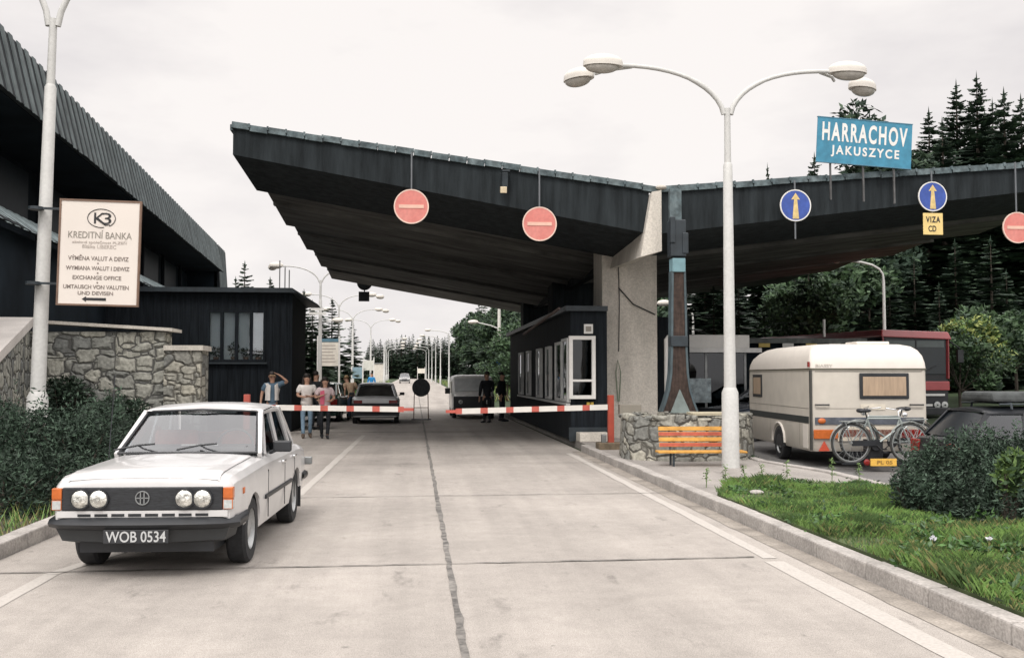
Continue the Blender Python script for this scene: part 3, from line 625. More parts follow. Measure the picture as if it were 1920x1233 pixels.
lx, ly = at(69, 13.6); lampL = double_lamp((lx, ly, .10), 'nearest white street lamp on the left, rising from the dark shrubs', 6.32, rise=1.15)
lampL.rotation_euler = (0, R(1.1), 0)
src = None
for i, (px, d) in enumerate(((600, 48), (635, 66), (661, 82), (695, 99))):
    lx, ly = at(px, d); lab = ['double armed street lamp just right of the guard house', 'double armed street lamp at the right post of the information board', 'double armed street lamp beside the lone tall spruce', 'farthest thin double armed street lamp on the left kerb'][i]
    src = double_lamp((lx, ly, grade(ly)), lab, 6.1, 0, False) if src is None else dup(src, (lx, ly, grade(ly)), 0, lab)
def single_lamp(loc, label, group, side=-1, hgt=6.2, twin=False, arm=1.7, rz=0, pole_r=.08):
    t = thing('road_lamp', label, 'street lamp', loc, rz, group)
    k = MB(); k.tube([(0, 0, 0), (0, 0, 1.2), (0, 0, 1.25), (0, 0, hgt-.75)], [.12, .115, pole_r, pole_r*.7], 8); k.build('pole', white_metal, t, smooth=40)
    k = MB(); P = [(0, 0, hgt-.76)]+[(side*(arm*(1-math.cos(a_))**1.25), 0, hgt-.75+.75*math.sin(a_)**.9) for a_ in (.3, .6, .9, 1.2, 1.45)]+[(side*(arm+.25), 0, hgt+.04)]
    k.tube(P, .045, 8); k.build('arm', white_metal, t, smooth=40)
    head(t, (side*(arm+.45), 0, hgt+.06), .7, .36, 0 if side > 0 else math.pi)
    if twin: head(t, (side*(arm+.62), -.55, hgt-.02), .64, .4, R(60))
    return t
lx, ly = at(1659, 40); single_lamp((lx, ly, .0), 'white single armed lamp rising behind the red bus roof', None, -1, 6.15, True, 1.55)
lx, ly = at(1300, 50); single_lamp((lx, ly, .0), 'white single armed lamp seen between the timber mast and the right street lamp', None, -1, 5.15, False, 1.0)
gr_r = 'single armed road lamps along the right kerb'; gr_l = 'single armed road lamps along the left kerb'; a0 = None
ords = ['nearest', 'second nearest', 'third nearest', 'fourth nearest', 'fifth nearest', 'farthest']
for i, (px, d, hh) in enumerate(((842, 112, 6.3), (826, 130, 6.3), (817, 146, 6.3), (810, 166, 6.3), (804, 186, 6.3), (799, 206, 6.3))):
    lx, ly = at(px, d); lab = ords[i]+' of the single armed lamps along the right side of the far road'
    a0 = single_lamp((lx, ly, grade(ly)), lab, gr_r, -1, hh, False, 1.9) if a0 is None else dup(a0, (lx, ly, grade(ly)), 0, lab)
a0 = None
for i, (px, d) in enumerate(((720, 132), (722, 150), (725, 168), (728, 188))):
    lx, ly = at(px, d); lab = ['nearest', 'second', 'third', 'farthest'][i]+' of the single armed lamps along the left side of the far road'
    a0 = single_lamp((lx, ly, grade(ly)), lab, gr_l, 1, 6.0, False, 2.2) if a0 is None else dup(a0, (lx, ly, grade(ly)), 0, lab)
lx, ly = at(578, 62); single_lamp((lx, ly, grade(ly)), 'white lamp with rising arm close to the right edge of the guard house', None, 1, 4.9, False, 1.3)
lx, ly = at(936, 76); t = thing('utility_pole', 'tall pale utility pole with one lamp arm and a blue round sign', 'pole', (lx, ly, grade(ly)))
k = MB(); k.tube([(0, 0, 0), (0, 0, 6.9)], [.17, .11], 10); k.build('shaft', M('pole_conc', (.55, .54, .50), .8), t, smooth=40)
k = MB(); k.tube([(0, 0, 5.0), (-.6, 0, 5.25), (-1.7, 0, 5.5)], .05, 6); k.build('arm', white_metal, t)
head(t, (-1.95, 0, 5.52), .8, .42, math.pi)
k = MB(); k.lathe([(.32, -.2), (.32, -.18)], (0, 0, 2.55), 'y', 20, 0); k.lathe([(.26, -.212), (.26, -.201)], (0, 0, 2.55), 'y', 20, 1); k.bar((.14, -.216, 2.7), (-.14, -.216, 2.4), .02, .07, 0, (0, 1, 0)); k.build('round_sign', [white_paint, M('sign_blue', (.02, .12, .38), .5, var=.1)], t)

# ---------------------------------------------------------------- bank board on the left lamp
bx, by = at(183, 13.45); bw, bh = 1.0, 1.37; bz = (zz(375, 13.45)+zz(571, 13.45))/2
bk = thing('bank_sign', 'cream board with a bank emblem and exchange office text on the left lamp', 'sign', (bx, by, bz), R(2)); bk.rotation_euler = (0, R(1.0), R(2))
k = MB(); k.box((0, 0, 0), (bw, .03, bh)); k.build('panel', M('cream_board', (.66, .605, .55), .5, var=.04, scale=1), bk)
k = MB()
for (c, d) in (((0, 0, bh/2+.012), (bw+.05, .05, .024)), ((0, 0, -bh/2-.012), (bw+.05, .05, .024)), ((-bw/2-.012, 0, 0), (.024, .05, bh)), ((bw/2+.012, 0, 0), (.024, .05, bh))): k.box(c, d)
k.build('frame', M('board_frame', (.16, .10, .07), .6, var=.2), bk)
k = MB()
for z_ in (.58, -.42): k.box((-.66, .06, z_), (.34, .03, .03)); k.lathe([(.10, -.02), (.10, .02)], (-.85, .08, z_), 'z', 12)
k.build('bracket', dark_steel, bk)
cx = lambda x: (x-545)/830*bw
cz = lambda y: -(y-605)/1140*bh
light_ink = M('light_ink', (.42, .37, .33), .6, var=0)
brown_ink = M('brown_ink', (.20, .165, .145), .6, var=0)
def line(s, x0, x1, y0, y1, mt, bold=0.0): text(s, cx(x1)-cx(x0), cz(y0)-cz(y1), mt, bk, 'lettering', (cx((x0+x1)/2), -.018, cz((y0+y1)/2)), bold)
line('KREDITNÍ BANKA', 212, 885, 352, 445, grey_ink); line('akciová společnost PLZEŇ', 258, 832, 464, 512, light_ink); line('filiálka LIBEREC', 362, 722, 516, 556, light_ink)
line('VÝMĚNA VALUT A DEVIZ', 220, 860, 628, 692, brown_ink, .012); line('WYMIANA WALUT I DEWIZ', 200, 872, 755, 800, brown_ink, .012); line('EXCHANGE OFFICE', 275, 788, 860, 904, brown_ink, .012)
line('UMTAUSCH VON VALUTEN', 180, 872, 963, 1007, brown_ink, .012); line('UND DEVISEN', 335, 708, 1033, 1074, brown_ink, .012)
line('K', 478, 600, 158, 280, black_ink, .0); line('3', 562, 662, 158, 285, black_ink, .0)
k = MB()
for yy in (722, 830, 937): k.lathe([(.011, -.02), (.011, -.016)], (cx(537), 0, cz(yy)), 'y', 10)
k.build('dot', brown_ink, bk)
k = MB(); P = [(cx(557)+.178*math.cos(a), -.02, cz(220)+.124*math.sin(a)) for a in [R(-55+i*11.6) for i in range(30)]]; k.tube(P, .005, 5); k.tube([(cx(500), -.02, cz(228)), (cx(600), -.02, cz(295)), (cx(650), -.02, cz(290))], [.006, .009, .003], 5); k.build('emblem', black_ink, bk)
k = MB(); k.prism([(cx(380), cz(1120)), (cx(425), cz(1150)), (cx(425), cz(1134)), (cx(635), cz(1136)), (cx(635), cz(1104)), (cx(425), cz(1106)), (cx(425), cz(1090))], -.02, -.016, 'y'); k.build('arrow', black_ink, bk)

# ---------------------------------------------------------------- signs on the canopy edge
YS = 20.72
def on_front(px, y=YS):
    d = y/(math.cos(YAW)-(px-960)/FOC*math.sin(YAW)); return at(px, d)[0], d
sign_red = M('sign_red', (.58, .17, .145), .5, var=.0, var2=(.62, .235, .20), scale=2.2, grain=.12, bscale=14); sign_blue = M('traffic_blue', (.035, .075, .30), .45, var=.2, scale=6); gold = M('arrow_gold', (.58, .44, .19), .6, var=.2, scale=9)
rod_m = M('rod_grey', (.12, .13, .14), .6)
def round_sign(px, py, dia, label, kind, rod_up=None, rod_dn=None):
    x, d = on_front(px); z = zz(py, d); r_ = dia/2
    if kind == 'no':
        t = thing('no_entry_sign', label, 'road sign', (x, YS, z), 0, 'no entry signs hanging from the canopy edge')
        k = MB(); k.lathe([(r_*.93, -.012), (r_*.93, .01)], axis='y', n=40); k.build('plate', sign_red, t)
        k = MB(); k.lathe([(r_, .012), (r_, -.016), (r_*.93, -.016), (r_*.93, .012)], axis='y', n=40, cap=False); k.build('rim', M('sign_rim', (.66, .50, .42), .5), t)
        k = MB(); k.box((0, -.018, 0), (r_*1.42, .008, r_*.2)); k.build('bar', M('sign_bar', (.66, .42, .33), .5, var=.1), t)
    else:
        t = thing('arrow_sign', label, 'road sign', (x, YS, z), 0, 'blue arrow signs on the canopy edge')
        k = MB(); k.lathe([(r_*.93, -.012), (r_*.93, .01)], axis='y', n=40); k.build('plate', sign_blue, t)
        k = MB(); k.lathe([(r_, .012), (r_, -.016), (r_*.93, -.016), (r_*.93, .012)], axis='y', n=40, cap=False); k.build('rim', white_paint, t)
        k = MB(); k.prism([(-.14*r_*1.5, -.84*r_), (.14*r_*1.5, -.84*r_), (.1*r_, .38*r_), (.28*r_, .36*r_), (.16*r_, .55*r_), (0, .78*r_), (-.16*r_, .55*r_), (-.28*r_, .36*r_), (-.1*r_, .38*r_)], -.02, -.014, 'y'); k.build('arrow', gold, t)
    k = MB()
    if rod_up: k.bar((0, .015+.012, 0), (0, .015+.012, zz(rod_up, d)-z), .03, .02)
    if rod_dn: k.bar((0, .027, 0), (0, .027, zz(rod_dn, d)-z), .03, .02)
    k.build('hanger_rod', rod_m, t)
    return t
round_sign(770, 385, .715, 'leftmost of the round red no entry signs, hanging low over the left lane', 'no', 281)
round_sign(1012, 418, .715, 'round red no entry sign hanging nearest the concrete pillar', 'no', 312)
round_sign(1913, 425, .68, 'round red no entry sign cut by the right edge of the picture', 'no', 300)
round_sign(1495, 383, .68, 'blue round arrow sign right of the street lamp, without a plate below', 'ar', 335, 446)
round_sign(1754, 366, .645, 'blue round arrow sign directly above the yellow visa plate', 'ar', 318, 400)
x, d = on_front(1754); pz = zz(418, d)
t = thing('visa_plate', 'small yellow rectangular plate reading VIZA CD below the blue arrow sign', 'sign', (x, YS, pz)); pw = 39*d/FOC; ph = 41*d/FOC
k = MB(); k.box((0, 0, 0), (pw, .015, ph)); k.build('plate', M('plate_yellow', (.66, .50, .20), .55, var=.12, scale=5), t, bevel=.006)
text('VIZA', pw*.72, ph*.28, black_ink, t, 'lettering', (0, -.011, ph*.2), .03, space=1.25); text('CD', pw*.4, ph*.28, black_ink, t, 'lettering', (-.02, -.011, -ph*.22), .02)
k = MB(); k.box((0, .02, .15), (.03, .02, .7)); k.build('hanger_rod', rod_m, t)
# town board
x, d = on_front(1627, 20.7); wz = zz(264, d); W_ = 186*d/FOC; H_ = 86*d/FOC
t = thing('town_sign', 'large blue board reading HARRACHOV JAKUSZYCE above the canopy edge', 'sign', (x, 20.70, wz)); t.rotation_euler = (0, R(3.4), 0)
k = MB(); k.box((0, 0, 0), (W_, .03, H_)); k.build('panel', M('town_blue', (.045, .215, .325), .5, var=.14, scale=2, grain=.12, bscale=8), t)
text('HARRACHOV', W_*.9, H_*.42, white_paint, t, 'lettering', (0, -.019, H_*.19), .03, space=1.28); text('JAKUSZYCE', W_*.72, H_*.26, white_paint, t, 'lettering', (.02, -.019, -H_*.235), .03, space=1.35)
k = MB(); 
for c, dd in (((0, 0, H_/2), (W_+.02, .05, .015)), ((0, 0, -H_/2), (W_+.02, .05, .015))): k.box(c, dd)
k.build('edge', M('town_edge', (.08, .2, .28), .5), t)
for px in (1568, 1630, 1688):
    xx, dd = on_front(px, 20.75); k = MB(); k.bar((xx-x, .04, zz(376, dd)-wz), (xx-x-.1, .04, .3), .045, .03); k.build('post', M('post_grey', (.09, .09, .09), .7, var=.3), t)
# small lamp on the fascia
x, d = on_front(947); t = thing('wall_lamp', 'small dark box lamp with pale lower end on the canopy fascia', 'lamp', (x, 20.8, zz(338, d)))
k = MB(); k.box((0, 0, .06), (.12, .16, .3), rx=R(10)); k.box((.02, .0, .23), (.16, .2, .04)); k.build('housing', dark_steel, t, bevel=.008)
k = MB(); k.box((-.03, -.03, -.16), (.13, .15, .13), rx=R(10)); k.build('lens', M('lens_cream', (.62, .52, .36), .5), t, bevel=.01)
# sign backs under the far edge of the canopy
x, y = at(684, 46.2); t = thing('hanging_sign', 'dark back of a round sign with square plate under the far canopy edge', 'road sign', (x, 45.95, zz(531, 46)))
k = MB(); k.lathe([(.34, 0), (.34, .03)], axis='y', n=28); k.build('plate', black_pl, t)
k = MB(); k.box((-.02, .015, -.62), (.48, .03, .44)); k.build('lower_plate', black_pl, t)
k = MB(); k.bar((0, -.02, -.8), (0, -.02, .5), .05, .03); k.build('hanger_rod', dark_steel, t)

# ---------------------------------------------------------------- barriers
bred = M('barrier_red', (.43, .095, .07), .5, var=.15, scale=6); bwhite = M('barrier_white', (.64, .615, .57), .5, var=.05)
def boom(t, x0, x1, z0, z1, hgt=.108):
    k = MB(); Lb = abs(x1-x0); s = 1 if x1 > x0 else -1; p = 0.0; m_ = 0; f = lambda q: z0+(z1-z0)*q/Lb
    segs = []
    while p < Lb-.2:
        q = min(Lb-.2, p+(.37 if m_ == 0 else .15)); segs.append((p, q, m_)); p = q; m_ = 1-m_
    for (a, b, m__) in segs: k.hexa([(x0+s*a, -.03, f(a)-hgt/2), (x0+s*b, -.03, f(b)-hgt/2), (x0+s*b, .03, f(b)-hgt/2), (x0+s*a, .03, f(a)-hgt/2), (x0+s*a, -.03, f(a)+hgt/2), (x0+s*b, -.03, f(b)+hgt/2), (x0+s*b, .03, f(b)+hgt/2), (x0+s*a, .03, f(a)+hgt/2)], m__)
    k.box((x1-s*.1, 0, f(Lb-.1)), (.2, .04, .06), 1)
    k.build('boom', [bwhite, bred], t)
rx_, ry_ = at(1143, 20.75); t = thing('barrier', 'red and white striped barrier across the right lane, post beside the stone planter', 'barrier', (rx_, ry_, .0), 0, 'striped road barriers')
boom(t, -.05, at(836, 20.5)[0]-rx_, .975, .895)
k = MB(); k.box((.02, .02, .66), (.12, .12, 1.12)); k.build('post', M('post_red', (.34, .06, .035), .6, var=.2), t, bevel=.006)
k = MB(); k.box((.42, .03, .93), (.45, .2, .2)); k.build('counterweight', M('counter_grey', (.26, .24, .2), .8), t, bevel=.01)
k = MB(); k.b2((-.17, -.05, .13), (-.08, .1, .42)); k.build('base_box', grey_steel, t, bevel=.01)
k = MB(); k.box((.05, .02, .16), (.62, .4, .2)); k.build('plinth', M('plinth_brown', (.14, .11, .075), .9, var=.4), t, bevel=.02)
lx_, ly_ = at(464, 20.4); t = thing('barrier', 'red and white striped barrier reaching from behind the white saloon across the left lane', 'barrier', (lx_, ly_, .0), 0, 'striped road barriers')
boom(t, .05, at(776, 20.6)[0]-lx_, .985, .928)
k = MB(); k.box((0, .02, .62), (.12, .12, 1.24)); k.build('post', bred, t, bevel=.006)
k = MB(); k.box((-.45, .03, .96), (.5, .2, .2)); k.build('counterweight', grey_steel, t, bevel=.01)
k = MB(); k.box((0, .02, .06), (.5, .4, .12)); k.build('plinth', pale_conc, t, bevel=.02)

# round sign on a trestle in the middle of the road
x, y = at(790, 37.5); t = thing('sign_stand', 'dark round sign on a thin two legged trestle in the middle of the road', 'road sign', (x, y, 0))
k = MB(); k.lathe([(.335, .0), (.335, .04)], (0, 0, 1.19), 'y', 28); k.build('plate', M('sign_back', (.025, .03, .033), .6, var=.5, scale=9), t)
for s in (-1, 1):
    k = MB(); k.tube([(s*.25, .06, 1.0), (s*.27, .06, .03)], .018, 6); k.build('leg', M('leg_rust', (.12, .07, .05), .7), t)
k = MB(); k.box((0, .06, .02), (.72, .25, .04)); k.build('foot', dark_steel, t); k = MB(); k.box((0, .06, .45), (.5, .02, .025)); k.build('cross_rail', M('leg_rust', (.12, .07, .05), .7), t)
# information boards behind the barrier
def board(px, d, y_t, y_b, wpx, label, panel, top=None, legs=True, name='notice_board'):
    x, y = at(px, d); z1, z0 = zz(y_t, d), zz(y_b, d); W = wpx*d/FOC; t = thing(name, label, 'board', (x, y, grade(y)))
    k = MB(); k.b2((-W/2, 0, z0), (W/2, .06, z1)); k.build('panel', panel, t)
    if top: k = MB(); k.b2((-W/2, -.02, z1+.003), (W/2, .08, z1+.16)); k.build('header', top, t)
    for s in (-1, 1):
        k = MB(); k.b2((s*(W/2+.002), .01, -.02), (s*(W/2+.09), .08, z1+.3)); k.build('post', white_paint, t)
    return t, W, z0, z1
pt, W, z0, z1 = board(616, 50, 641, 686, 36, 'white information board with faded lines of text between two white posts', M('board_white', (.70, .66, .58), .6), M('header_blue', (.1, .2, .26), .6))
for i in range(6):
    k = MB(); k.b2((-W*.4, -.008, z1-.2-.16*i), (W*(.15+.25*rnd.random()), -.002, z1-.15-.16*i)); k.build('print_line', light_ink, pt)
board(670, 70, 691, 712, 18, 'small blue grey board left of the thin far lamp', M('board_blue', (.22, .33, .38), .6))
board(691, 95, 680, 699, 18, 'pale square board on a post left of the far road', M('board_pale', (.55, .55, .50), .6))
board(790, 190, 698, 707, 13, 'small white board at the far end of the road', M('board_white', (.70, .66, .58), .6))
x, y = at(601, 47.7)
for i, (zq, L_) in enumerate(((zz(580, 48), .62), (zz(588, 48), .8))):
    k = MB(); k.box((0, -.1, 0), (L_, .03, .12)); o = k.build('direction_sign', white_paint); o.location = (x-.15, y, zq); tag(o, ['upper', 'lower'][i]+' of two white finger signs on the street lamp beside the guard house', 'sign', 'white finger signs')
x, y = at(712, 150); t = thing('white_hut', 'small white hut far away on the left side of the road', 'hut', (x, y, grade(y)))
k = MB(); k.b2((-.8, 0, 0), (.8, 2, 2.9)); k.build('wall', M('hut_white', (.62, .58, .52), .7), t); k = MB(); k.b2((-.9, -.1, 2.903), (.9, 2.1, 3.05)); k.build('roof', grey_steel, t)

# ---------------------------------------------------------------- glazed shelter and sheds on the right
x0, x1 = at(1286, 27)[0], at(1410, 27)[0]; ys = 26.7
t = thing('glazed_shelter', 'glazed waiting shelter with a white flat roof behind the timber mast', 'shelter', ((x0+x1)/2, ys, .02))
k = MB(); k.b2((x0-.05, ys-.1, 2.36), (x1+.05, ys+3, 2.72)); k.build('roof', white_paint, t, world=True, bevel=.02)
k = MB(); k.b2((x0-.1, ys-.35, 2.24), (x1+.3, ys-.103, 2.36)); k.build('gutter', M('gutter_white', (.6, .6, .58), .5), t, world=True)
for xx in (x0+.03, x0+.62, x0+1.24, x1-.05):
    k = MB(); k.b2((xx-.03, ys-.02, .0), (xx+.03, ys+.05, 2.36)); k.build('post', grey_steel, t, world=True)
k = MB(); k.b2((x0+.06, ys, .2), (x1-.08, ys+.02, 2.3)); k.build('pane', dim_glass, t, world=True)
k = MB(); k.b2((x0+.02, ys+2.9, .0), (x1, ys+2.95, 2.35)); k.build('back_wall', dark_wall, t, world=True)
k = MB(); k.b2((x0+.1, ys-.03, .9), (x0+.75, ys-.003, 1.55)); k.build('poster', M('poster', (.30, .36, .38), .5, var=.5, scale=6), t, world=True)
x0, x1 = at(1408, 31)[0], at(1640, 31)[0]; ys = 30.6
t = thing('low_shed', 'long low dark shed with a flat roof behind the caravan', 'shed', ((x0+x1)/2, ys, .02))
k = MB(); k.b2((x0, ys, 0), (x1, ys+3, 2.62)); k.build('wall', dark_wall, t, world=True)
k = MB(); k.b2((x0-.2, ys-.3, 2.623), (x1, ys+3.2, 2.78)); k.build('roof', M('shed_roof', (.12, .13, .125), .8, var=.4), t, world=True)
for i in range(4):
    k = MB(); xx = x0+.3+i*.75; k.b2((xx, ys-.31, 2.5), (xx+.35, ys-.27, 2.62)); k.build('light_panel', M('panel_yellow', (.55, .42, .12), .6) if i % 2 == 0 else white_paint, t, world=True)
k = MB(); px2, py2 = at(1546, 30.2); k.tube([(px2, py2, 2.78), (px2, py2, 3.3)], .04, 6); o = k.build('vent_pipe', white_paint); tag(o, 'short white vent pipe on the shed roof behind the caravan', 'pipe')
# ---------------------------------------------------------------- cars
def interp(tab, y):
    if y <= tab[0][0]: return tab[0][1]
    for (a, b), (c, d) in zip(tab[:-1], tab[1:]):
        if y <= c: return b+(d-b)*(y-a)/(c-a) if c > a else d
    return tab[-1][1]
orange_l = M('orange_lens', (.46, .12, .03), .25, var=.15, scale=20); red_l = M('red_lens', (.20, .015, .012), .25, var=.2, scale=20); clear_l = M('clear_lens', (.40, .42, .41), .12, var=.25, scale=18, spec=.8)
silver_rim = M('steel_rim', (.32, .33, .33), .4, metal=.5, var=.25, scale=9)
ws_glass = glass('windscreen_glass', (.72, .76, .76), 2.6)
dash_m = M('dashboard', (.025, .026, .028), .6); 
def wheel(parent, x, y, r, wd=.165, name='wheel'):
    s = 1 if x > 0 else -1; w_ = wd/2
    k = MB(); k.lathe([(r*.62, -w_), (r*.93, -w_), (r, -w_*.7), (r, w_*.7), (r*.93, w_), (r*.62, w_)], axis='x', n=28, cap=False); k.lathe([(r*.62, -w_*.6), (.01, -w_*.6)], axis='x', n=28)
    o = k.build(name, rubber, parent, smooth=35); o.location = (x-s*w_, y, r)
    k = MB(); k.lathe([(r*.66, s*w_*.9), (r*.60, s*w_*.95), (r*.52, s*w_*.45), (r*.3, s*w_*.35), (r*.26, s*w_*.75), (r*.02, s*w_*.85)], axis='x', n=28, cap=False)
    for i in range(8):
        a = i*math.pi/4; k.lathe([(r*.05, s*w_*.37), (r*.05, s*w_*.42)], (0, math.cos(a)*r*.42, math.sin(a)*r*.42), 'x', 8, 1)
    k.build('rim', [silver_rim, black_pl], o, smooth=40)
    return o
def car(name, label, sp, loc, rz, group=None, cat='car'):
    t = thing(name, label, cat, loc, rz, group); P = sp['paint']; L_ = sp['L']; R_ = sp['r']; ra = R_*1.17
    ys_ = set([round(i*L_/46, 4) for i in range(47)]+[a[0] for a in sp['top']]+[a[0] for a in sp['hw']])
    for yw_ in sp['wheels']:
        for i in range(17): ys_.add(yw_-ra*math.cos(math.pi*i/16))
    ys_ = sorted(y for y in ys_ if 0 <= y <= L_); rows = []
    for y in ys_:
        zt = interp(sp['top'], y); hw = interp(sp['hw'], y); zl = sp['sill'] if not isinstance(sp['sill'], list) else interp(sp['sill'], y)
        for yw_ in sp['wheels']:
            if abs(y-yw_) < ra: zl = max(zl, R_+math.sqrt(max(0, ra*ra-(y-yw_)**2))-.02)
        sec = [(0, zt+.035), (.5, zt+.028), (.82, zt+.008), (.93, zt-.012), (.985, zt-.06), (1.0, zt-.15), (1.0, .52), (.985, .38), (.955, zl)]
        pts = [(f*hw, y, max(z, zl)) for f, z in sec]
        rows.append([(-a, b, c) for a, b, c in pts[::-1]]+pts[1:])
    k = MB(); k.grid(rows); n = len(rows[0]); k.f.append(tuple(range(n))); k.m.append(0); k.f.append(tuple((len(rows)-1)*n+i for i in range(n-1, -1, -1))); k.m.append(0)
    k.build('body', P, t, smooth=28, merge=True)
    k = MB(); k.b2((-sp['W']/2+.2, .12, .2), (sp['W']/2-.2, L_-.12, sp['belt']-.12))
    for yw_ in sp['wheels']: k.b2((-sp['W']/2+.19, yw_-ra, .26), (sp['W']/2-.19, yw_+ra, R_+ra-.05))
    k.build('underbody', black_pl, t)
    for yw_ in sp['wheels']:
        for s in (-1, 1): wheel(t, s*(sp['W']/2-.025), yw_, R_, sp.get('tw', .165))
    A0, A1, C1, C0 = sp['A0'], sp['A1'], sp['C1'], sp['C0']; zr = sp['roof']; bx = A0[0]
    # roof panel
    y0_, y1_ = A1[1]-.03, C1[1]+.03; rows = []; nr = 9
    for i in range(nr):
        u = i/(nr-1); y = y0_+(y1_-y0_)*u; edge = (2*u-1)**4*.025; hwid = A1[0]+(C1[0]-A1[0])*u+.025
        sec = [(0, zr-edge), (.45, zr-.006-edge), (.8, zr-.022-edge), (.94, zr-.042-edge), (1.0, zr-.075-edge*.6), (1.0, zr-.10-edge*.5), (.96, zr-.105-edge*.5)]
        pts = [(f*hwid, y, z) for f, z in sec]; rows.append([(-a, b, c) for a, b, c in pts[::-1]]+pts[1:])
    zt1 = zr-.085
    lip = lambda rw, dy: [(a*.985, b+dy, min(c, zt1+.012)) for a, b, c in rw]
    rows = [lip(rows[0], -.012)]+rows+[lip(rows[-1], .012)]     # header rails over windscreen and rear window
    k = MB(); k.grid(rows)
    mid = sp.get('mid', [])
    for s in (-1, 1):
        k.bar((s*A0[0], A0[1], A0[2]-.02), (s*A1[0], A1[1], zt1), .05, .04, 0, (s, 0, 0))
        k.bar((s*C0[0], C0[1], C0[2]-.02), (s*C1[0], C1[1], zt1), sp.get('cw', .05)*.5, sp.get('cw', .05), 0, (0, 1, 0))
        for (yb, yt) in mid: k.bar((s*(bx+.005), yb, sp['belt']-.02), (s*(A1[0]+.008), yt, zt1), .04, .022, 0, (s, 0, 0))
    k.build('roof', P, t, smooth=35)
    def pane(nm, a, b, c, d, mt, bow=0):
        k = MB(); a, b, c, d = map(Vector, (a, b, c, d)); rows = []
        for i in range(5):
            rw = []
            for j in range(7):
                u, v_ = j/6, i/4; p = (a.lerp(b, u)).lerp(d.lerp(c, u), v_); p = p+Vector((0, bow*(1-(2*u-1)**2), 0)); rw.append(tuple(p))
            rows.append(rw)
        k.grid(rows); return k.build(nm, mt, t, smooth=80)
    i_ = .015
    pane('windscreen', (-A0[0]+i_, A0[1], A0[2]-.005), (A0[0]-i_, A0[1], A0[2]-.005), (A1[0]-i_, A1[1], zt1), (-A1[0]+i_, A1[1], zt1), sp.get('glass', ws_glass), -.05)
    k = MB(); k.tube([(-A0[0]+.02, A0[1]-.03, A0[2]+.008), (0, A0[1]-.075, A0[2]+.012), (A0[0]-.02, A0[1]-.03, A0[2]+.008)], .012, 6); k.tube([(-A1[0]+.03, A1[1]-.03, zt1+.01), (0, A1[1]-.06, zt1+.028), (A1[0]-.03, A1[1]-.03, zt1+.01)], .011, 6)
    for s in (-1, 1): k.tube([(s*(A0[0]-.022), A0[1]-.03, A0[2]), (s*(A1[0]-.025), A1[1]-.03, zt1)], .011, 6)
    k.build('windscreen_seal', black_pl, t)
    pane('rear_window', (-C0[0]+.04, C0[1], C0[2]+.01), (C0[0]-.04, C0[1], C0[2]+.01), (C1[0]-.04, C1[1], zt1), (-C1[0]+.04, C1[1], zt1), sp.get('rglass', dim_glass), .05)
    cuts = [(A0[1]+.02, A1[1]+.02)]+mid+[(C0[1]-.02, C1[1]-.02)]
    for s in (-1, 1):
        for (ya, yat), (yb, ybt) in zip(cuts[:-1], cuts[1:]):
            pane('side_window', (s*(bx-.008), ya, sp['belt']), (s*(bx-.008), yb, sp['belt']), (s*(A1[0]-.004), ybt, zt1), (s*(A1[0]-.004), yat, zt1), dim_glass)
    k = MB(); zc = lambda y: interp(sp['top'], y)+.038
    k.grid([[(-A0[0]+.04, y, zc(y)), (A0[0]-.04, y, zc(y))] for y in [A0[1]+.04+i*(C0[1]-A0[1]-.08)/8 for i in range(9)]]); k.build('cabin_floor', dash_m, t)
    k = MB(); k.box((0, A0[1]+.22, sp['belt']+.03), (A0[0]*1.7, .3, .1)); k.build('dashboard', dash_m, t, bevel=.03)
    k = MB(); cy = A1[1]+.18; k.tube([(.33+.17*math.cos(a), cy-.28+.05*math.sin(a), sp['belt']+.06+.15*math.sin(a)) for a in [2*math.pi*i/18 for i in range(19)]], .012, 5); k.build('steering_wheel', dash_m, t)
    for s in (-1, 1):
        k = MB(); k.box((s*.33, cy+.12, sp['belt']+.04), (.44, .11, .3), rx=-.15); k.build('seat', sp.get('seat', dash_m), t, bevel=.04)
    if sp.get('rear_seat', True): k = MB(); k.box((0, C1[1]-.02, sp['belt']+.05), (1.05, .1, .16), rx=-.2); k.build('rear_seat', sp.get('seat', dash_m), t, bevel=.03)
    # seams: door gaps and belt trim
    k = MB()
    for y in sp.get('doors', []):
        for s in (-1, 1): k.b2((s*sp['W']/2-.004, y-.005, .30), (s*sp['W']/2+.003, y+.005, sp['belt']-.14))
    if sp.get('doors'): k.build('door_seam', black_pl, t)
    for y in sp.get('handles', []):
        for s in (-1, 1): k = MB(); k.box((s*(sp['W']/2+.01), y, sp['belt']-.13), (.03, .14, .025)); k.build('door_handle', chrome, t, bevel=.006)
    if sp.get('trim'):
        for s in (-1, 1): k = MB(); k.box((s*(sp['W']/2+.004), (sp['trim'][0]+sp['trim'][1])/2, sp['trim'][2]), (.022, sp['trim'][1]-sp['trim'][0], .04)); k.build('side_trim', black_pl, t, bevel=.006)
    for s in sp.get('mirrors', (-1, 1)):
        k = MB(); k.box((s*(sp['W']/2+.09), A0[1]+.28, sp['belt']+.06), (.17, .07, .105)); k.bar((s*(sp['W']/2-.04), A0[1]+.3, sp['belt']-.01), (s*(sp['W']/2+.05), A0[1]+.28, sp['belt']+.03), .03, .03); k.build('wing_mirror', black_pl, t, bevel=.02)
    fz, rz_ = sp.get('fb', (.40, .50)), sp.get('rb', (.40, .52)); hwf = interp(sp['hw'], .05); hwr = interp(sp['hw'], L_-.05)
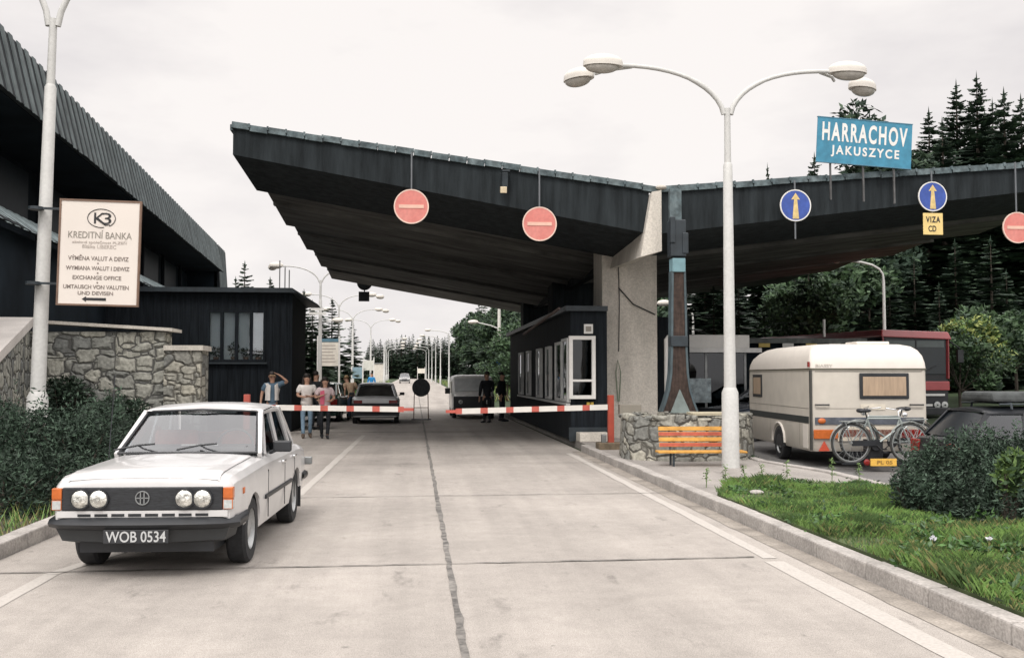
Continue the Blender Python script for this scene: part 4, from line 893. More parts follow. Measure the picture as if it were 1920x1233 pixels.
    def bumper(y, s, z, hw_):
        k = MB(); zc_ = (z[0]+z[1])/2; hh = (z[1]-z[0])/2; rows = []
        for (x, dy) in ((-hw_-.045, .42), (-hw_-.045, .08), (-hw_*.9, -.02), (-hw_*.5, -.055), (0, -.065), (hw_*.5, -.055), (hw_*.9, -.02), (hw_+.045, .08), (hw_+.045, .42)):
            yy = y+s*dy; rows.append([(x*.97, yy+s*.03, zc_-hh), (x, yy-s*.02, zc_-hh*.6), (x*1.005, yy-s*.045, zc_), (x, yy-s*.02, zc_+hh*.6), (x*.97, yy+s*.03, zc_+hh)])
        k.grid(rows); return k.build('bumper', sp.get('bump', black_pl), t, smooth=50)
    bumper(0, 1, fz, hwf); bumper(L_, -1, rz_, hwr)
    z = sp.get('tail', (.55, .75)); tx = sp.get('tailx', .28)
    for s in (-1, 1): k = MB(); k.b2((s*(hwr-.01), L_-.05, z[0]), (s*(hwr-tx), L_+.012, z[1])); k.build('tail_light', red_l, t, bevel=.012)
    if sp.get('plate_r'):
        k = MB(); k.box((0, L_+.075, (rz_[0]+rz_[1])/2+.0), (.46, .012, .1)); k.build('number_plate', sp['plate_r'], t)
    if sp.get('lights', True):
        for s in (-1, 1): k = MB(); k.b2((s*(hwf-.06), -.012, .55), (s*(hwf-.34), .04, .67)); k.build('headlight', clear_l, t, bevel=.02)
        k = MB(); k.b2((-hwf+.36, -.01, .55), (hwf-.36, .03, .66)); k.build('grille', black_pl, t)
    return t
white_car = M('white_car_paint', (.545, .54, .535), .36, var=.05, scale=3, coat=.6, grain=.05, bscale=5)
seat_red = M('seat_red', (.38, .085, .06), .8, var=.2, scale=6)
fiat = dict(paint=white_car, L=4.05, W=1.45, wheels=(.76, 3.17), r=.285, sill=[(0, .43), (.43, .43), (.44, .25), (3.6, .25), (4.05, .33)], belt=.875,
    top=[(0, .72), (.008, .75), (.025, .780), (.06, .800), (.15, .815), (.6, .832), (1.28, .85), (1.4, .852), (3.3, .85), (3.45, .845), (3.95, .79), (4.03, .75), (4.05, .70)],
    hw=[(0, .675), (.05, .70), (.2, .717), (.5, .725), (3.5, .725), (3.9, .705), (4.02, .68), (4.05, .66)],
    A0=(.65, 1.36, .89), A1=(.55, 1.93, 1.25), C1=(.535, 2.98, 1.25), C0=(.63, 3.36, .88), roof=1.335, mid=[(1.62, 1.98), (2.36, 2.38), (3.06, 2.9)], cw=.09,
    seat=seat_red, doors=(1.42, 2.36, 3.0), handles=(2.24, 2.95), trim=(1.25, 2.78, .50), mirrors=(1,), fb=(.395, .495), rb=(.40, .50), lights=False, tail=(.56, .72))
fi = car('saloon_car', 'boxy white saloon with round twin headlamps parked in front of the barrier', fiat, (-2.13, 8.30, 0), -R(2.0))
k = MB(); k.b2((-.62, -.022, .547), (.62, .03, .728)); k.build('grille', M('grille_black', (.02, .022, .025), .5, var=.5, scale=18, stretch=(1, 1, 8)), fi, bevel=.008)
for x in (-.478, -.338, .325, .465):
    k = MB(); k.lathe([(.081, -.022), (.081, -.042), (.071, -.042)], (x, 0, .638), 'y', 24, cap=False); h_ = k.build('headlight', black_pl, fi)
    k = MB(); k.lathe([(.071, -.036), (.053, -.050), (.03, -.056), (.004, -.058)], (x, 0, .638), 'y', 24, cap=False); k.lathe([(.02, -.07), (.02, -.064)], (x, 0, .64), 'y', 12); k.build('lens', M('lamp_glass', (.62, .62, .58), .22, metal=.75, var=.5, scale=16, bump=.6, bscale=26), h_, smooth=60)
for s in (-1, 1):
    k = MB(); k.b2((s*.623, -.024, .635), (s*.70, .05, .724), 0); k.b2((s*.623, -.024, .553), (s*.70, .05, .632), 1); k.build('indicator', [orange_l, clear_l], fi, bevel=.006)
    k = MB(); k.box((s*.724, .30, .665), (.012, .055, .05)); k.build('side_marker', orange_l, fi, bevel=.005)
k = MB(); k.tube([(.052*math.cos(2*math.pi*i/24), -.03, .645+.052*math.sin(2*math.pi*i/24)) for i in range(25)], .005, 5); k.bar((-.05, -.03, .645), (.05, -.03, .645), .008, .008)
for x in (-.014, .014): k.bar((x, -.03, .60), (x, -.03, .69), .008, .008, 0, (0, 1, 0))
k.build('emblem', M('emblem_grey', (.20, .21, .21), .4), fi)
k = MB(); k.b2((-.66, -.018, .494), (.66, .02, .545), 0)
for i in range(8): k.b2((-.5+i*.13, -.021, .50), (-.40+i*.13, -.0185, .522), 1)
k.build('front_valance', [white_car, black_pl], fi)
k = MB(); k.grid([[(-.69, .30, .42), (-.67, .0, .41), (0, -.045, .41), (.67, .0, .41), (.69, .30, .42)], [(-.66, .30, .31), (-.63, .03, .31), (0, .0, .285), (.63, .03, .31), (.66, .3, .31)], [(-.58, .3, .26), (-.5, .2, .26), (0, .2, .25), (.5, .2, .26), (.58, .3, .26)]]); k.build('apron', M('apron_grey', (.035, .038, .04), .6), fi)
k = MB(); k.box((-.03, -.075, .352), (.50, .014, .105), rx=.0); pl_ = k.build('number_plate', M('plate_black', (.028, .030, .033), .4), fi, bevel=.004)
text('WOB 0534', .46, .085, M('plate_letters', (.45, .46, .46), .4, var=0), pl_, 'lettering', (-.03, -.084, .352), .01)
# bonnet panel raised a little over the shell, wipers, paper on the dash
k = MB(); rows = []
for y in (.012, .025, .06, .15, .4, .7, 1.0, 1.27):
    zt = interp(fiat['top'], y); rows.append([(f*.59, y, zt+.011+dz-(.006 if y < .02 else 0)) for f, dz in ((-1, .005), (-.97, .018), (-.6, .032), (0, .038), (.6, .032), (.97, .018), (1, .005))])
k.grid(rows); k.build('bonnet', white_car, fi, smooth=40)
for x0_, x1_ in ((-.25, -.56), (.30, .02)):
    k = MB(); pb = (x0_, 1.30, .90); pm = ((x0_+x1_)/2-.06, 1.38, .965); k.tube([pb, ((x0_+x1_)/2, 1.35, .935), pm], .008, 5); k.tube([(pm[0]-.20, 1.33, .925), (pm[0], 1.365, .965), (pm[0]+.16, 1.36, .98)], .009, 5); k.build('wiper', black_pl, fi)
k = MB(); k.box((.06, 1.50, .94), (.34, .10, .012), rx=.3); k.build('paper', white_paint, fi)
k = MB()
for s in (-1, 1): k.tube([(s*.665, 1.40, .905), (s*.572, 1.94, 1.262), (s*.572, 2.4, 1.285), (s*.565, 2.98, 1.262), (s*.645, 3.34, .90)], .007, 5)
k.build('drip_rail', chrome, fi)
k = MB(); k.tube([(-.66, 1.18, .87), (-.72, 1.5, 1.62)], .004, 4); k.build('antenna', black_pl, fi)
for s in (-1, 1): k = MB(); k.b2((s*.56, 3.49, .13), (s*.72, 3.51, .36)); k.build('mud_flap', rubber, fi)
k = MB(); k.box((.72, 4.08, .60), (.10, .06, .09)); k.build('tow_mirror_bracket', grey_steel, fi, bevel=.01)

hatch_common = dict(L=3.85, W=1.62, wheels=(.76, 3.2), r=.29, sill=.24, belt=.92,
    top=[(0, .62), (.03, .68), (.2, .75), (1.1, .88), (1.25, .90), (3.55, .92), (3.75, .90), (3.83, .84), (3.85, .7)],
    hw=[(0, .68), (.08, .76), (.4, .81), (3.4, .81), (3.75, .77), (3.85, .72)], A0=(.72, 1.2, .92), A1=(.58, 1.85, 1.3), C1=(.57, 3.0, 1.3), C0=(.68, 3.62, .93), roof=1.40, mid=[(2.3, 2.25), (3.05, 2.85)], cw=.11,
    doors=(1.3, 2.3), handles=(2.15,), rb=(.36, .56), fb=(.34, .54), tail=(.60, .80), tailx=.3)
def spec(**kw): d = dict(hatch_common); d.update(kw); return d
x, y = at(701, 34.2); 
silver = M('silver_paint', (.40, .41, .41), .3, metal=.1, var=.06, coat=.5)
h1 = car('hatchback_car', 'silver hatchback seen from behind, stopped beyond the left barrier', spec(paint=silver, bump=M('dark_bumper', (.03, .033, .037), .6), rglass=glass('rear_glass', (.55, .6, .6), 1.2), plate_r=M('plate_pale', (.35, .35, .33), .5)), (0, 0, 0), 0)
h1.rotation_euler = (0, 0, math.pi+R(1)); h1.location = (x, y+3.85, 0)
k = MB(); k.b2((-.80, 3.853, .28), (.80, 3.875, .70)); k.build('dark_lower_rear', M('dark_bumper', (.03, .033, .037)), h1, bevel=.01)  # thin dark sheet laid over the lower rear of the body
x, y = at(628, 39.5)
h2 = car('parked_car', 'dark green car with its front door swung open behind the walking women', spec(paint=M('dark_green_paint', (.02, .05, .04), .3, coat=.5)), (x, y, 0), R(175))
k = MB(); k.b2((0, -.03, .28), (.95, .03, .88)); k.bar((0, 0, .86), (.25, 0, 1.3), .04, .04); k.bar((.25, 0, 1.3), (.92, 0, 1.25), .04, .04, 0); k.bar((.92, 0, 1.25), (.95, 0, .88), .04, .04); dr = k.build('door', M('dark_green_paint', ()), h2); dr.location = (-.80, 1.3, 0); dr.rotation_euler = (0, 0, R(186))
k = MB(); k.add([(.03, 0, .88), (.26, 0, 1.28), (.9, 0, 1.23), (.92, 0, .88)], [(0, 1, 2, 3)]); k.build('door_window', glass('green_glass', (.45, .62, .42), 1.5), dr)
x, y = at(617, 47); car('parked_car', 'tan car mostly hidden behind the people at the left of the road', spec(paint=M('tan_paint', (.42, .32, .22), .35, coat=.4)), (x, y, 0), R(80))
x, y = at(760, 152); car('estate_car', 'small white car far away coming down the road', spec(paint=white_car, roof=1.5), (x-.1, y, grade(y)), 0)
x, y = at(1350, 25.6); car('dark_car', 'dark car parked behind the stone planter in front of the glazed shelter', spec(paint=M('navy_paint', (.02, .025, .035), .25, coat=.7)), (x-.55, y-.6, .02), -R(72))
x, y = at(1452, 28.2); car('white_hatchback', 'white car mostly hidden between the street lamp and the caravan', spec(paint=white_car), (x-.1, y, .02), -R(80))
# dark hatchback with loaded roof rack at the right edge
x, y = at(1745, 13.75)
blk = M('black_car_paint', (.007, .009, .012), .45, var=.2, coat=.15)
h3 = car('dark_hatchback', 'dark hatchback with a loaded roof rack behind the shrubs at the right edge', spec(paint=blk, roof=1.27, belt=.83, mirrors=(-1, 1), W=1.6, top=[(0, .55), (.03, .6), (.2, .68), (1.1, .78), (1.25, .80), (3.55, .80), (3.75, .79), (3.83, .76), (3.85, .62)], A0=(.72, 1.2, .82), A1=(.58, 1.85, 1.2), C1=(.57, 3.36, 1.2), C0=(.68, 3.66, .83), mid=[(2.2, 2.25), (2.95, 2.9)], cw=.07, tail=(.58, .76), handles=(2.15, 3.0), rglass=M('dark_pane', (.010, .013, .016), .3, spec=.25), glass=M('dark_pane', ())), (0, 0, 0), 0)
h3.rotation_euler = (0, 0, R(90)-YAW)      # nose away to the right
dx = Vector((0, 3.85, 0)); dx.rotate(h3.rotation_euler); h3.location = (x-dx.x, y-dx.y, .02); h3.scale = (1, 1, .93)
k = MB()
for s in (-1, 1): k.tube([(s*.55, 1.95, 1.31), (s*.55, 3.2, 1.31)], .015, 6)
for yy in (2.05, 3.05): k.tube([(-.58, yy, 1.24), (-.56, yy, 1.32), (.56, yy, 1.32), (.58, yy, 1.24)], .016, 6)
k.build('roof_rack', dark_steel, h3)
k = MB(); k.box((0, 1.4, .86), (1.3, .02, .02)); k.build('chrome_strip', chrome, h3)
for s in (-1, 1): k = MB(); k.b2((s*.805, .5, .62), (s*.815, 3.5, .64)); k.build('side_strip', chrome, h3)
lo = MB(); lo.prism([(-.5, 0), (.5, 0), (.45, .13), (-.45, .13)], 1.75, 3.25, 'y'); o = lo.build('roof_load', M('tarp_grey', (.05, .055, .055), .8, var=.4, scale=6, bump=.5, bscale=12), None, bevel=.04); o.rotation_euler = h3.rotation_euler; o.location = h3.location+Vector((0, 0, 1.245)); tag(o, 'flat grey tarpaulin covered load on the roof rack of the dark hatchback', 'luggage')
k = MB(); k.ell((0, 0, .09), (.2, .13, .09), 12, 8); o = k.build('cushion', M('peach_cloth', (.72, .46, .32), .8), smooth=60); dv = Vector((.30, 3.22, .80)); dv.rotate(h3.rotation_euler); o.location = h3.location+dv; o.rotation_euler = h3.rotation_euler; tag(o, 'peach coloured cushion inside the rear window of the dark hatchback', 'cushion')

# ---------------------------------------------------------------- white van beyond the right barrier
x, y = at(889, 38.5); van = thing('delivery_van', 'white van with windscreen coloured pale as reflected sky facing the right barrier', 'van', (x, y, 0), 0); van.scale = (.98, 1, .91); reflected_sky_screen = M('reflected_sky_screen', (.62, .64, .64), .15)
k = MB(); rows = []
for (yy, w_, z1_) in ((0, .70, .95), (.05, .76, 1.0), (.35, .82, 1.12), (.95, .84, 1.72), (1.15, .84, 1.80), (2.5, .84, 1.84), (4.2, .83, 1.82), (4.3, .8, 1.75)):
    sec = [(0, z1_), (w_*.7, z1_-.01), (w_*.9, z1_-.06), (w_*.96, z1_-.16), (w_, min(1.0, z1_-.2)), (w_, .5), (w_*.95, .28)]; pts = [(a, yy, b) for a, b in sec]; rows.append([(-a, b, c) for a, b, c in pts[::-1]]+pts[1:])
k.grid(rows); n = len(rows[0]); k.f += [tuple(range(n)), tuple((len(rows)-1)*n+i for i in range(n-1, -1, -1))]; k.m += [0, 0]; k.build('body', M('van_white', (.88, .87, .85), .35, coat=.3), van, smooth=40)
k = MB(); k.grid([[(-.74, .335, 1.12), (0, .325, 1.145), (.74, .335, 1.12)], [(-.70, .90, 1.66), (0, .895, 1.70), (.70, .90, 1.66)]]); k.build('windscreen', reflected_sky_screen, van)  # pale colour stands in for sky reflected in the windscreen
k = MB(); k.b2((-.79, -.03, .48), (.79, .04, .93)); k.build('grille', black_pl, van, bevel=.02)
k = MB(); k.b2((-.8, -.1, .28), (.8, .05, .5)); k.build('bumper', black_pl, van, bevel=.03)
for s in (-1, 1):
    k = MB(); k.lathe([(.09, -.045), (.09, -.06), (.02, -.07)], (s*.52, 0, .70), 'y', 16, cap=False); k.build('headlight', clear_l, van)
    k = MB(); k.box((s*1.0, .75, 1.15), (.2, .08, .24)); k.build('wing_mirror', black_pl, van, bevel=.02)
    k = MB(); k.b2((s*.842, 1.0, 1.05), (s*.846, 2.0, 1.55)); k.build('side_window', M('dark_screen', (.015, .02, .024), .2), van)
    for yw_ in (.8, 3.4): wheel(van, s*.82, yw_, .30)

# ---------------------------------------------------------------- red coach
x, y = at(1716, 33.5); bus = thing('coach', 'red coach with large dark windscreen parked behind the caravan', 'bus', (x, y, .02), R(4))
bus_red = M('coach_red', (.34, .055, .06), .35, var=.1, coat=.4); bus_dk = M('coach_dark', (.02, .022, .026), .4)
k = MB(); rows = []
for (yy, w_, z1_) in ((0, 1.16, 2.95), (.08, 1.2, 3.02), (.5, 1.22, 3.08), (10, 1.22, 3.1), (10.1, 1.18, 3.0)):
    sec = [(0, z1_+.02), (w_*.7, z1_), (w_*.93, z1_-.08), (w_, z1_-.25), (w_, 1.0), (w_*.98, .38)]; pts = [(a, yy, b) for a, b in sec]; rows.append([(-a, b, c) for a, b, c in pts[::-1]]+pts[1:])
k.grid(rows); n = len(rows[0]); k.f += [tuple(range(n)), tuple((len(rows)-1)*n+i for i in range(n-1, -1, -1))]; k.m += [0, 0]; k.build('body', bus_dk, bus, smooth=35)
k = MB(); k.add([(-1.27, -.12, 2.88), (1.27, -.12, 2.80), (1.27, 9.9, 2.9), (-1.27, 9.9, 2.9), (-1.2, -.02, 3.12), (1.2, -.02, 3.06), (1.2, 9.8, 3.22), (-1.2, 9.8, 3.22)], [(3, 2, 1, 0), (4, 5, 6, 7), (0, 1, 5, 4), (1, 2, 6, 5), (2, 3, 7, 6), (3, 0, 4, 7)]); k.build('roof', bus_red, bus, bevel=.04)
k = MB(); k.b2((-1.08, -.035, 1.65), (1.08, -.01, 2.8)); k.build('windscreen', M('coach_glass', (.012, .02, .024), .12, spec=.4), bus, bevel=.02)
k = MB(); k.b2((-1.02, -.045, 2.45), (-.03, -.036, 2.76)); k.b2((.03, -.045, 2.55), (1.02, -.036, 2.76)); k.build('sun_blind', M('blind_grey', (.10, .12, .12), .5), bus)
k = MB(); k.b2((-.02, -.05, 1.66), (.02, -.037, 2.8)); k.tube([(-.9, -.05, 1.68), (-.35, -.055, 1.95)], .012, 5); k.tube([(.2, -.05, 1.68), (.75, -.055, 1.95)], .012, 5); k.build('wiper', black_pl, bus)
for s in (-1, 1): k = MB(); k.bar((s*1.14, -.03, 1.5), (s*1.16, -.02, 2.9), .10, .06); k.build('corner_post', bus_red, bus, bevel=.015)
k = MB(); k.b2((-1.19, -.06, 1.12), (1.19, .02, 1.42)); k.build('front_panel', bus_red, bus, bevel=.02)
for z_ in (.94, .60): k = MB(); k.b2((-1.15, -.07, z_), (.55 if z_ < .8 else 1.0, -.0, z_+.07)); k.build('chrome_bar', M('pale_bar', (.62, .62, .60), .4), bus)
k = MB(); k.b2((-1.2, -.1, .3), (1.2, .05, .56)); k.build('bumper', black_pl, bus, bevel=.03)
for s in (-1, 1):
    for q in (.68, .95): k = MB(); k.lathe([(.115, -.02), (.115, -.06), (.03, -.075)], (s*q+.05, 0, .64), 'y', 20, cap=False); k.build('headlight', clear_l, bus)
    k = MB(); k.bar((s*1.2, -.05, 2.75), (s*1.42, -.3, 2.5), .04, .04); k.box((s*1.42, -.3, 2.25), (.2, .1, .42)); k.build('wing_mirror', black_pl, bus)
    for yw_ in (2.2, 7.4): wheel(bus, s*1.2, yw_, .48, .3)

# ---------------------------------------------------------------- caravan
x, y = at(1628, 17.68); cv = thing('caravan', 'beige touring caravan seen from behind with rear window and brown stripe', 'caravan', (x, y, .02), R(0)-YAW+R(1.5))
cvw = M('caravan_beige', (.52, .485, .425), .45, var=.07, scale=1.2, grain=.08, bscale=4); cvr = M('caravan_roof', (.62, .58, .525), .45, var=.04)
hw_, Lc = 1.03, 4.15
def ring(z, xi, yr, yf, rr_=.08, n=5):
    pts = []
    for (cx_, cy_, a0_) in ((hw_-xi-rr_, Lc-yf-rr_, 0), (-hw_+xi+rr_, Lc-yf-rr_, 90), (-hw_+xi+rr_, yr+rr_, 180), (hw_-xi-rr_, yr+rr_, 270)):
        for i in range(n+1): a = R(a0_+90*i/n); pts.append((cx_+rr_*math.cos(a), cy_+rr_*math.sin(a), z))
    return pts
k = MB(); k.grid([ring(z, a, b, c) for z, a, b, c in ((.28, .03, .05, .25), (.34, 0, .02, .12), (.8, 0, 0, .03), (1.2, 0, 0, 0), (1.70, 0, .01, .05))], closed=True); k.build('body', cvw, cv, smooth=40)
k = MB(); rg = [ring(z, a, b, c, r_) for z, a, b, c, r_ in ((1.715, -.006, .005, .05, .08), (1.82, 0, .015, .09, .09), (1.94, .025, .05, .25, .1), (2.04, .07, .12, .55, .12), (2.11, .14, .22, .85, .14), (2.15, .26, .38, 1.1, .16), (2.165, .5, .7, 1.4, .2))]; k.grid(rg, closed=True); k.f.append(tuple(len(k.v)-len(rg[0])+i for i in range(len(rg[0])))); k.m.append(0); k.build('roof', cvr, cv, smooth=50)
k = MB(); k.b2((.02, .6, 2.15), (.62, 1.2, 2.21)); k.build('roof_hatch', cvr, cv, bevel=.02)
k = MB(); k.grid([ring(z, -.012, -.007, .04) for z in (1.695, 1.722)], closed=True); k.build('waist_trim', M('trim_olive', (.09, .085, .06), .6), cv)
def xstrip(nm, z0, z1, x0, x1, mat, pr=.008): k = MB(); k.b2((x0, -.004-pr, z0), (x1, .03, z1)); return k.build(nm, mat, cv, bevel=.002)
xstrip('stripe', .745, .87, -.955, .955, M('stripe_grey', (.09, .10, .12), .5, var=.3, scale=7))
k = MB(); k.b2((-hw_-.006, .09, .76), (-hw_+.02, Lc-.12, .88)); k.build('stripe', M('stripe_black', (.022, .028, .028), .5), cv)
k = MB(); k.b2((-.985, -.03, .50), (-.56, .0, .66)); k.build('tail_light', orange_l, cv, bevel=.008); k = MB(); k.b2((.56, -.03, .50), (.985, .0, .66)); k.build('tail_light', red_l, cv, bevel=.008)
xstrip('lower_strip', .46, .70, -.56, .56, M('strip_cream', (.62, .55, .45), .5)); xstrip('red_strip', .53, .66, -.50, .50, M('strip_red', (.28, .06, .04), .4))
k = MB(); k.ell((-.84, -.02, .81), (.07, .03, .05)); k.build('indicator', orange_l, cv)
k = MB()
for z_ in (1.02, 1.67): k.b2((-hw_-.004, .1, z_), (-hw_+.01, Lc-.14, z_+.008)); k.b2((-.94, -.004, z_), (.94, .03, z_+.008))
for y_ in (.62, 2.5): k.b2((-hw_-.004, y_, .36), (-hw_+.01, y_+.006, .74))
k.build('panel_seam', M('seam_grey', (.20, .185, .16), .7), cv)
for s in (-1, 1): k = MB(); k.prism([(s*.80-.095, .29), (s*.80+.095, .29), (s*.80, .46)], -.02, .01, 'y'); k.build('reflector', M('reflector_red', (.55, .09, .05), .35), cv)
for s in (-1, 1): k = MB(); k.tube([(s*.83-.12, -.02, 1.09), (s*.83-.11, -.05, 1.09), (s*.83+.11, -.05, 1.09), (s*.83+.12, -.02, 1.09)], .014, 6); k.build('grab_handle', black_pl, cv)
k = MB(); k.b2((-.17, -.03, 1.19), (.70, .0, 1.64)); wn = k.build('window', black_pl, cv, bevel=.03)
k = MB(); k.b2((-.115, -.037, 1.245), (.645, -.029, 1.575)); k.build('pane', M('tan_curtain', (.34, .25, .17), .3, var=.2, scale=5, stretch=(4, 1, .4), spec=.6), wn, bevel=.01)
k = MB(); k.b2((-hw_-.02, Lc-1.1, 1.16), (-hw_, Lc-.42, 1.62)); wn = k.build('window', black_pl, cv, bevel=.03)
k = MB(); k.b2((-hw_-.026, Lc-1.03, 1.22), (-hw_-.018, Lc-.50, 1.56)); k.build('pane', M('tan_curtain', ()), wn)
k = MB(); k.b2((-hw_-.008, .14, .32), (-hw_, .42, .74)); k.build('locker_door', cvr, cv, bevel=.01)
k = MB(); k.b2((-hw_-.01, .004, .3), (-hw_+.012, .03, 1.69)); k.b2((-hw_-.002, -.012, .3), (-hw_+.03, .012, 1.69)); k.build('corner_trim', M('corner_dark', (.05, .05, .045), .6), cv)
k = MB(); k.box((-hw_-.01, .05, 1.79), (.03, .05, .09)); k.build('marker_light', red_l, cv)
k = MB(); k.b2((-.15, -.012, 1.0), (.28, 0, 1.10)); k.build('number_plate', M('plate_cream', (.6, .55, .46), .5), cv)
text('BIASSY', .30, .055, M('letters_faint', (.46, .43, .38), .6, var=0), cv, 'lettering', (-.78, .005, 1.765), .01)
k = MB()
P = [(-hw_-.012, 1.9+.40*math.cos(a), .34+.36*math.sin(a)) for a in [math.pi*i/12 for i in range(13)]]; k.tube(P, .022, 6); k.build('wheel_arch', cvr, cv)
k = MB(); k.prism([(1.9+.37*math.cos(math.pi*i/12), .27+.37*math.sin(math.pi*i/12)) for i in range(13)], -hw_-.004, -hw_+.25, 'x'); k.build('wheel_well', black_pl, cv)
for s in (-1, 1): wheel(cv, s*(hw_+.005), 1.9, .30)
k = MB(); k.b2((-.8, .15, .24), (.8, Lc-.2, .35)); k.bar((-.5, Lc-.1, .38), (0, Lc+1.1, .42), .06, .08); k.bar((.5, Lc-.1, .38), (0, Lc+1.1, .42), .06, .08); k.build('chassis', black_pl, cv)

# ---------------------------------------------------------------- two bicycles on the rear carrier and the carrier itself
def bicycle(label, loc, rz):
    t = thing('bicycle', label, 'bicycle', loc, rz, 'bicycles on the rear carrier'); fr = M('bike_frame', (.30, .34, .33), .35, metal=.3); r_ = .325
    for x_ in (-.50, .50):
        k = MB(); k.tube([(x_+r_*math.cos(a), 0, r_+r_*math.sin(a)) for a in [2*math.pi*i/36 for i in range(37)]], .020, 6); wh = k.build('wheel', M('tyre_grey', (.05, .052, .05), .7), t, smooth=60)
        k = MB(); k.tube([(x_+(r_-.028)*math.cos(a), 0, r_+(r_-.028)*math.sin(a)) for a in [2*math.pi*i/36 for i in range(37)]], .011, 5)
        for i in range(18): a = 2*math.pi*i/18; k.tube([(x_, .02*(-1)**i, r_), (x_+(r_-.03)*math.cos(a), 0, r_+(r_-.03)*math.sin(a))], .0028, 3)
        k.build('rim', M('rim_alu', (.42, .44, .44), .3, metal=.6), wh)
        k = MB(); rows = []
        for i in range(15):
            a = R(10+165*i/14) if x_ > 0 else R(5+170*i/14); rows.append([(x_+(r_+.035)*math.cos(a), -.03, r_+(r_+.035)*math.sin(a)), (x_+(r_+.045)*math.cos(a), 0, r_+(r_+.045)*math.sin(a)), (x_+(r_+.035)*math.cos(a), .03, r_+(r_+.035)*math.sin(a))])
        k.grid(rows); k.build('mudguard', M('guard_silver', (.32, .35, .34), .3, metal=.4), t)
    k = MB(); bb = (-.08, 0, .30); se = (-.22, 0, .74); hd_ = (.33, 0, .74); hl = (.37, 0, .62)
    for a, b, q in ((bb, se, .016), (se, hd_, .016), (bb, hl, .018), (hd_, hl, .018), (bb, (-.5, 0, r_), .011), ((-.21, 0, .70), (-.5, 0, r_), .010), (hl, (.45, 0, .45), .013), ((.45, 0, .45), (.50, 0, r_), .012)): k.tube([a, b], q, 7)
    k.build('frame', fr, t, smooth=50)
    k = MB(); k.tube([se, (-.25, 0, .84)], .012, 6); k.ell((-.27, 0, .87), (.13, .07, .035), 12, 6); k.ell((-.33, 0, .87), (.07, .1, .04), 12, 6); k.build('saddle', black_pl, t, smooth=60)
    k = MB(); k.tube([hd_, (.31, 0, .86), (.35, 0, .88)], .012, 6); k.tube([(.22, -.26, .90), (.34, -.16, .88), (.36, 0, .88), (.34, .16, .88), (.22, .26, .90)], .011, 6); k.ell((.42, 0, .80), (.05, .04, .045), 10, 6); k.build('handlebar', chrome, t, smooth=50)
    k = MB(); k.lathe([(.09, -.02), (.09, -.012)], (bb[0], 0, bb[2]), 'y', 18); k.tube([(bb[0], -.03, bb[2]), (bb[0]+.12, -.04, bb[2]-.12)], .01, 5); k.box((bb[0]+.12, -.08, bb[2]-.12), (.08, .09, .02)); k.b2((-.5, -.045, r_-.04), (bb[0], -.025, r_+.05)); k.build('crankset', black_pl, t)
    k = MB(); k.b2((-.68, -.06, .685), (-.30, .06, .70)); k.bar((-.62, -.06, .69), (-.5, -.06, r_), .012, .012); k.bar((-.62, .06, .69), (-.5, .06, r_), .012, .012); k.build('carrier', M('guard_silver', ()), t)
    return t
bz0 = .16
x, y = at(1648, 17.0); b1 = bicycle('nearer silver bicycle on the rear carrier, its saddle on the left', (x, y, bz0), -YAW+R(3))
x, y = at(1662, 17.32); b2_ = bicycle('farther silver bicycle on the rear carrier, facing the other way', (x, y, bz0+.02), math.pi-YAW+R(3))
x, y = at(1634, 17.15); rk = thing('bike_carrier', 'dark bike carrier with yellow number plate and red lamp behind the caravan', 'bike carrier', (x, y, .02), -YAW+R(3))
k = MB()
for yy in (-.17, .17): k.b2((-.6, yy-.03, .12), (.6, yy+.03, .15))
k.b2((-.07, -.22, .155), (.13, .60, .20)); k.b2((-.12, -.12, .2), (.12, .12, .52)); k.b2((-.3, .5, .2), (.3, .56, .26)); k.build('rail', black_pl, rk)
k = MB(); k.b2((-.16, -.28, .10), (.28, -.25, .22)); p_ = k.build('number_plate', M('plate_orange', (.70, .42, .08), .5, var=.15, scale=15), rk)
text('PL 05', .26, .06, M('plate_ink', (.3, .17, .04), .6), p_, 'lettering', (.08, -.283, .16), .02)
k = MB(); k.ell((-.22, -.27, .16), (.055, .03, .055)); k.build('lamp', red_l, rk)
# ---------------------------------------------------------------- people
skin_m = M('skin', (.46, .27, .19), .55, var=.08, scale=8); hair_m = M('hair_dark', (.02, .015, .013), .6, var=.3)
def cloth(name, c): return M('cloth_'+name, c, .85, var=.12, scale=7, bump=.3, bscale=18)
def skin_mesh(name, verts, edges, radii, mat, parent, lvl=1):
    me = bpy.data.meshes.new('t'); me.from_pydata(verts, edges, []); o = bpy.data.objects.new('t', me); col.objects.link(o)
    md = o.modifiers.new('s', 'SKIN'); md.use_smooth_shade = True; md.branch_smoothing = .6
    sv = me.skin_vertices[0].data
    for v_, r_ in zip(sv, radii): v_.radius = (r_ if isinstance(r_, tuple) else (r_, r_))
    sv[0].use_root = True
    sd_ = o.modifiers.new('d', 'SUBSURF'); sd_.levels = lvl; sd_.render_levels = lvl
    dg = bpy.context.evaluated_depsgraph_get(); m2_ = bpy.data.meshes.new_from_object(o.evaluated_get(dg)); bpy.data.objects.remove(o); bpy.data.meshes.remove(me)
    m2_.materials.clear(); m2_.materials.append(mat); m2_.name = name; m2_.polygons.foreach_set('use_smooth', [True]*len(m2_.polygons))
    ob = bpy.data.objects.new(name, m2_); col.objects.link(ob); ob.parent = parent; return ob
